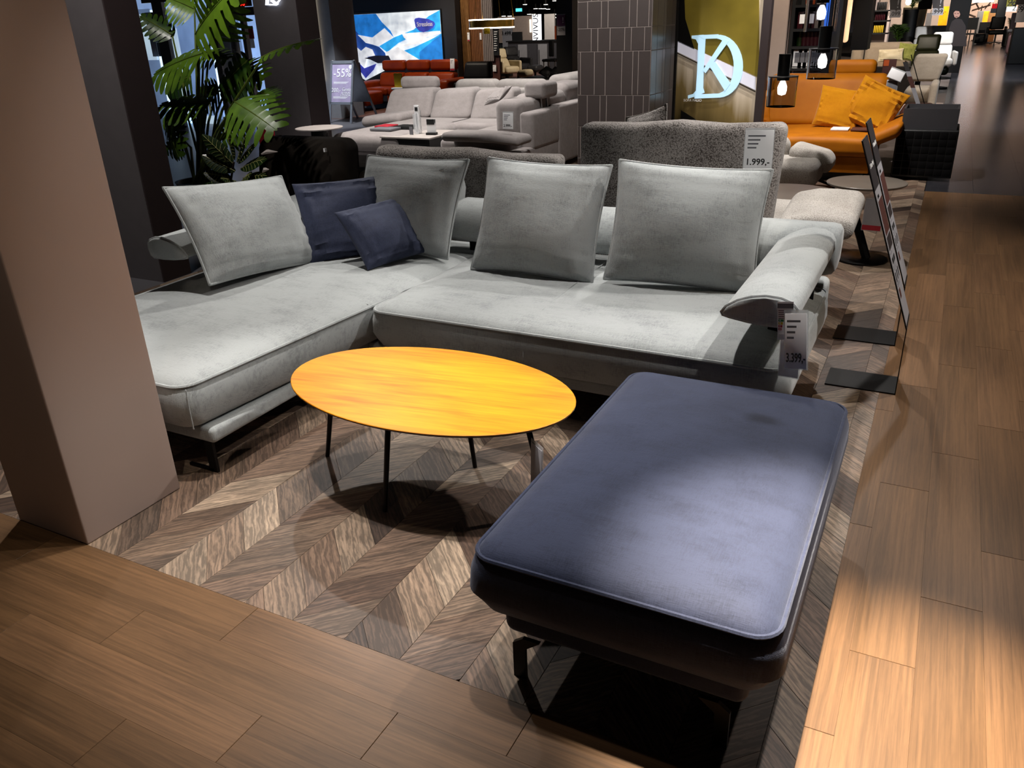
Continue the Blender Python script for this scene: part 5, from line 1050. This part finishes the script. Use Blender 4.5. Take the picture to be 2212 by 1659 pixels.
# hanging price banners
def banner(label, p, Y, price):
    o = pbox('price_banner', p, Y, .02, 'sign_grey', None, hang=True); tag(o, label, 'banner', 'hanging price banners'); h = p[3]-p[1]
    flat('dark_header', [(p[0], p[1]-h*1.5), (p[2], p[1]-h*1.5), (p[2], p[1]+1), ((p[0]+p[2])/2+5, p[1]+1), ((p[0]+p[2])/2+2, p[1]+4), ((p[0]+p[2])/2-1, p[1]+1), (p[0], p[1]+1)], Y-.01, 'sign_brown', o)
    c = W((p[0]+p[2])/2, p[1]+h*.55, Y-.01); text('price', price, Y*.0055, 'ink_black', o, (1, 0, 0), (0, 0, 1), c, .002)
    q = W(p[2]-6, p[1]-h*.6, Y-.02); text('exclamation_mark', '!', Y*.011, 'sign_grey', o, (1, 0, 0), (0, 0, 1), q, .002)
banner('hanging banner with price 1.099 beside the white niche', (1922, 20, 1946, 38), 20, '1.099,-'); banner('hanging banner with price 1.999 near the woman poster', (2014, 16, 2038, 33), 24, '1.999,-')
# room beyond: lit wall, lamp, plants
tag(pbox('wall_far', (1905, -30, 2060, 70), 31, .1, 'pale_wall', None), kind='structure')
tb = at_thing('table_lamp', 'table lamp with cream shade on a far sideboard', 'lamp', (W(1971, 60, 28).x, 28, 0)); X = W(1971, 60, 28).x; zb = pz(1971, 57, 28)
MB().lathe([(.02, zb), (.28, zb), (.30, zb+.1), (.32, zb+.5), (.15, zb+.62), (.12, zb+.75)], (X, 28, 0), 20).build('base', 'cream_leather', tb, True, True, 40); MB().lathe([(.42, zb+.75), (.30, zb+1.15)], (X, 28, 0), 20).build('shade', 'soft_glow', tb, True, True); MB().box(X-.9, X+1.3, 27.8, 28.3, 0, zb).build('stand', 'black_plastic', tb, False, True)
o = pbox('amber_panel', (2028, 14, 2047, 62), 29, .05, floor=True, parent=None, m=plain('amber_glow', (240, 150, 20), .4, emit=.7, var=.25, scale=6)); tag(o, 'glowing amber panel left of the woman poster', 'panel')
o = pbox('black_screen', (1985, -20, 2015, 20), 27, .06, 'black_plastic', None, hang=True); tag(o, 'large black hanging screen between the price banners', 'screen')
o = pbox('framed_print', (2000, 28, 2012, 56), 30.96, .03, 'ink_grey', None); tag(o, 'grey framed print on the far lit wall', 'picture')
def palm(label, p, Y, n=14):
    c = W((p[0]+p[2])/2, p[3], Y); R_ = abs(W(p[2], p[1], Y).x-W(p[0], p[1], Y).x)*.5; H_ = pz(p[0], p[1], Y); z0 = max(.2, c.z)
    t = at_thing('palm_plant', label, 'plant', (c.x, Y, 0), 'potted palms'); rn = random.Random(n)
    MB().lathe([(.12, 0), (.16, .02), (.18, z0), (0, z0)], (c.x, Y, 0), 16).build('pot', 'black_plastic', t, True, True, 40)
    for i in range(n):
        a = rn.uniform(0, 6.28); e = rn.uniform(.35, 1); B_ = Vector((c.x, Y, z0)); T_ = Vector((c.x+R_*math.cos(a)*e, Y+.5*R_*math.sin(a)*e, z0+(H_-z0)*(1.15-e*.6))); mb = MB(); sd = Vector((-math.sin(a), math.cos(a), 0)); 
        for k in range(1, 10):
            q = B_.lerp(T_, k/9)+Vector((0, 0, .12*math.sin(k/9*3.14))); l = .16*math.sin(k/9*2.9+.2)
            for s_ in (-1, 1): mb.add([q, q+Vector((0, 0, .02)), q+sd*(s_*l)+(T_-B_).normalized()*.1+Vector((0, 0, -.04))], [(0, 1, 2)])
        mb.tube([B_.lerp(T_, k/5)+Vector((0, 0, .12*math.sin(k/5*3.14))) for k in range(6)], .006, 4)
        mb.build('frond', 'palm_green', t, False, True)
palm('potted palm behind the beige sofa', (1918, 54, 1958, 92), 19.5, 18); palm('small palm hanging between the price banners', (1955, 0, 1985, 20), 26, 9)
pl_ = pbox('bowl_lamp', (1956, -4, 1968, 11), 25.5, .2, 'bulb_glow', None, .1); tag(pl_, 'bright glowing pendant beside the small palm', 'lamp')
# woman poster
wp_ = at_thing('fashion_poster', 'tall black poster panel with a dark clothed woman beside the aisle', 'poster', (W(2062, 150, 24.5).x, 24.5, 0)); x0, x1 = pxr(2044, 2089, 60, 24.5)
MB().box(x0, x1, 24.5, 24.6, 0, 3.0).build('panel', 'print_black', wp_, False, True)
plain('skin_print', (176, 132, 116), .6, emit=.03); plain('coat_print', (34, 20, 22), .6)
flat('coat_print', [(2050, 62), (2056, 46), (2066, 40), (2078, 42), (2086, 56), (2088, 100), (2050, 100)], 24.494, 'coat_print', wp_)
flat('face_print', [(2060, 26), (2064, 23), (2072, 24), (2075, 30), (2072, 36), (2066, 39), (2062, 37), (2060, 31)], 24.488, 'skin_print', wp_); flat('hair_print', [(2058, 27), (2062, 20), (2072, 19), (2078, 26), (2077, 34), (2074, 30), (2072, 24), (2064, 23), (2060, 27)], 24.484, 'print_black', wp_)
for (a, b_) in (((2062, 28.5), (2065, 28.5)), ((2068, 28.5), (2071.5, 28.5)), ((2064, 35.5), (2069, 35.5))): flat('feature_print', [a, b_, (b_[0], b_[1]+1), (a[0], a[1]+1)], 24.482, 'photo_brown', wp_)
# far end of the aisle
FW = 47.0
fw = tag(MB().box(W(2085, 20, FW).x, 6, FW, FW+.2, 0, 3.6).build('wall_far', plain('far_wall_lit', (226, 196, 182), .8, var=.05), None, False), kind='structure')
tw = MB()
for (a, b_) in (((2090, 14), (2120, 2)), ((2100, 22), (2140, 10)), ((2108, 4), (2116, 20)), ((2128, 18), (2142, 2)), ((2092, 30), (2108, 36)), ((2104, 44), (2112, 38)), ((2118, 30), (2122, 12))): tw.tube([W(*a, FW-.05), W(*b_, FW-.05)], .02, 4)
o = tw.build('twig_decoration', 'bark', None); tag(o, 'bare twig decoration on the far lit wall', 'decoration', kind='stuff')
lbx = pbox('ceiling_light', (2102, -12, 2148, 5), 40, .1, plain('white_glow', (226, 238, 255), .4, emit=5.0, var=0), None); tag(lbx, 'large glowing white ceiling box above the aisle end', 'lamp')
o = pbox('red_sign', (2143, 8, 2156, 18), 43, .05, plain('red_glow', (230, 20, 30), .4, emit=.7, var=0), None, hang=True); tag(o, 'bright red sale sign at the far aisle end', 'sign'); text('exclamation_mark', '!', .28, 'ink_white', o, (1, 0, 0), (0, 0, 1), W(2151, 12, 42.95), .003)
o = pbox('white_sign', (2140, 18, 2154, 28), 43, .05, 'paper_white', None, hang=True); tag(o, 'white card hanging below the bright red sign', 'sign')
for (p, m, lab, nm, c_, Yd) in (((2109, 24, 2122, 64), 'light_grey_paint', 'grey tall cabinet at the far aisle end', 'tall_cabinet', 'cabinet', 45), ((2123, 24, 2135, 46), 'amber_glow', 'glowing amber lamp panel between the far cabinets', 'lamp_panel', 'lamp', 45.6), ((2135, 24, 2153, 44), 'timber_oak', 'oak wall cabinet below the white card', 'wall_cabinet', 'cabinet', 46.2), ((2136, 45, 2150, 83), 'timber_dark', 'brown wood panel behind the black office chair', 'wood_panel', 'panel', 45.2), ((2114, 48, 2137, 84), 'sign_brown', 'dark brown angled divider at the far aisle end', 'divider', 'divider', 44.2)):
    o = pbox(nm, p, Yd, .3, m, None, .01, floor=True); tag(o, lab, c_)
oc = at_thing('office_chair', 'black swivel armchair with chrome star foot at the aisle end', 'chair', (W(2152, 88, 43).x, 43, 0)); X = W(2152, 70, 43).x
MB().rbox(X-.27, X+.27, 43.2, 43.4, .55, 1.08, .07).build('backrest', 'black_leather', oc, True, True); MB().rbox(X-.30, X+.32, 42.7, 43.3, .36, .54, .07).build('seat', 'black_leather', oc, True, True)
for s_ in (-1, 1): MB().rbox(X+s_*.33-.05, X+s_*.33+.05, 42.75, 43.3, .42, .68, .04).build('armrest', 'black_leather', oc, True, True)
MB().tube([(X, 43, .04), (X, 43, .38)], .035, 8).build('column', 'steel', oc, True, True)
for k in range(5): a = k*1.257+.3; MB().tube([(X, 43, .07), (X+.33*math.cos(a), 43+.33*math.sin(a), .02)], .025, 6).build('star_arm', 'steel', oc, True, True)
dt = at_thing('bar_table', 'black high table with thin legs at the far aisle end', 'table', (W(2098, 88, 41).x, 41, 0)); x0, x1 = pxr(2078, 2113, 50, 41)
MB().box(x0, x1, 41, 41.1, .62, 1.08).build('backboard', 'black_plastic', dt, False, True); MB().box(x0, x1, 40.6, 41.1, .44, .50).build('seat_board', 'black_plastic', dt, False, True)
for x in (x0+.03, x0+.35, x1-.35, x1-.06): MB().box(x, x+.04, 40.7, 40.74, 0, .62).build('leg', 'black_plastic', dt, False, True)
fs_ = at_thing('footstool', 'dark leather footstool behind the black high table', 'footstool', (W(2118, 88, 42).x, 42.5, 0), 'footstools'); x0, x1 = pxr(2104, 2130, 75, 42.5); MB().rbox(x0, x1, 42.5, 43.1, .05, .42, .08).build('cushion', 'black_leather', fs_, True, True)
o = pbox('hanging_screen', (2155, -20, 2176, 38), 36, .1, 'black_plastic', None, .02, hang=True); tag(o, 'large black hanging screen right of the bright red sign', 'screen')
o = pbox('sale_banner', (2176, -15, 2198, 14), 33, .03, plain('olive_print', (120, 116, 20), .6), None, hang=True); tag(o, 'olive yellow percent banner near the right edge', 'banner'); text('lettering', '%', .42, 'ink_black', o, (1, 0, 0), (0, 0, 1), W(2186, 3, 32.95), .003); pbox('price_field', (2174, 14, 2196, 25), 32.9, .03, 'paper_white', o)
o = pbox('grey_banner', (2196, 10, 2230, 48), 30, .03, 'sign_grey', None, hang=True); tag(o, 'grey hanging price banner cut by the right edge', 'banner'); text('price', '2.999,-', .2, 'ink_black', o, (1, 0, 0), (0, 0, 1), W(2210, 17, 29.95), .002); pbox('dark_header', (2196, -20, 2230, 10), 30, .03, 'sign_brown', o)
palm('leafy plant beside the right hand cabinets', (2172, 35, 2188, 62), 40, 8)
o = pbox('side_cabinet', (2184, 28, 2196, 66), 38, .5, 'photo_brown', None, .01, floor=True); tag(o, 'brown cabinet near the right edge of the aisle', 'cabinet')
o = pbox('dining_table', (2176, 64, 2200, 70), 34, .8, 'sign_brown', None, .02); tag(o, 'dark table with pale edge near the right edge', 'table')
x_ = W(2180, 80, 34).x
for dx in (.0, .35): MB().box(x_+dx, x_+dx+.05, 34.1, 34.15, 0, .6).build('leg', 'black_plastic', o, False, True)
pc = pbox('pink_armchair', (2178, 74, 2200, 96), 33, .6, plain('pink_fabric', (104, 70, 70), .8), None, .12, floor=True); tag(pc, 'rounded dusky pink armchair at the right edge', 'chair')
dk = pbox('dark_sideboard', (2185, 60, 2260, 112), 28, .7, 'black_plastic', None, .02, floor=True); tag(dk, 'large black sideboard cut by the right edge', 'sideboard')
# ---------------------------------------------------------------- lights over the displays, with washes added on the pillars and monstera
for (l, a, p, d, c) in (((-5.6, 7.6, 3.3), (-5.6, 8.9, .3), 400, 90, WHITE), ((-4.4, 9.0, 3.3), (-4.6, 9.0, .3), 160, 80, WHITE), ((-5.5, 11.6, 3.3), (-5.4, 11.4, .5), 220, 90, WHITE), ((-10, 13.6, 3.3), (-9.8, 15, .6), 170, 80, WARM), ((-9.3, 10.8, 3.3), (-9.6, 12.1, .6), 420, 44, COOL),
        ((-9, 15.0, 3.4), (-9.1, 16.2, 1.4), 120, 70, WARM), ((-8, 20, 3.4), (-11, 22, .5), 400, 90, WARM), ((-1.2, 8.0, 3.3), (-1.2, 9.4, .5), 300, 80, WHITE), ((-.6, 6.4, 3.3), (-.8, 5.6, .3), 200, 80, WHITE), ((-1.3, 5.6, 3.2), (-1.1, 4.6, .7), 150, 80, WHITE), ((-1.6, 7.6, 3.3), (-1.1, 8.1, .3), 130, 60, WHITE),
        ((-1.6, 10.4, 3.3), (-1.9, 11.3, 1.4), 160, 90, WARM), ((-1.8, 15.6, 3.3), (-2, 17.4, .5), 420, 90, WARM), ((-.4, 13, 3.3), (-.6, 14, .4), 180, 70, WHITE), ((-.6, 20.5, 3.3), (-.7, 22, .6), 420, 90, WHITE), ((-2.2, 20.5, 3.4), (-2.6, 22.2, 1.5), 250, 90, WARM), ((-1, 28, 3.4), (-1.3, 31, 1.6), 700, 110, WARM),
        ((1.2, 44, 3.4), (1.6, 47, 1.4), 800, 120, WARM), ((1.0, 13, 3.4), (.9, 15, 0), 260, 90, COOL), ((1.0, 22, 3.4), (.8, 24, 0), 400, 90, COOL), ((.8, 32, 3.4), (.8, 34, 0), 400, 90, COOL), ((-14, 30, 3.4), (-14.5, 33.5, 1.2), 700, 110, WARM), ((-12, 24, 3.4), (-13, 26, .6), 220, 90, WHITE), ((-3.0, 5.6, 3.3), (-2.9, 7.6, .9), 190, 50, WHITE), ((-7.6, 8.2, 3.3), (-8.6, 9.5, 1.1), 70, 60, WHITE), ((-6.6, 6.0, 3.3), (-6.4, 7.7, .4), 120, 60, WHITE), ((-5.0, 4.4, 3.4), (-5.5, 5.1, 1.2), 95, 60, WHITE), ((-1.9, 7.2, 3.3), (-2.0, 8.4, 1.1), 40, 60, WARM)):
    spot(l, a, p, d, .7, c, .04)
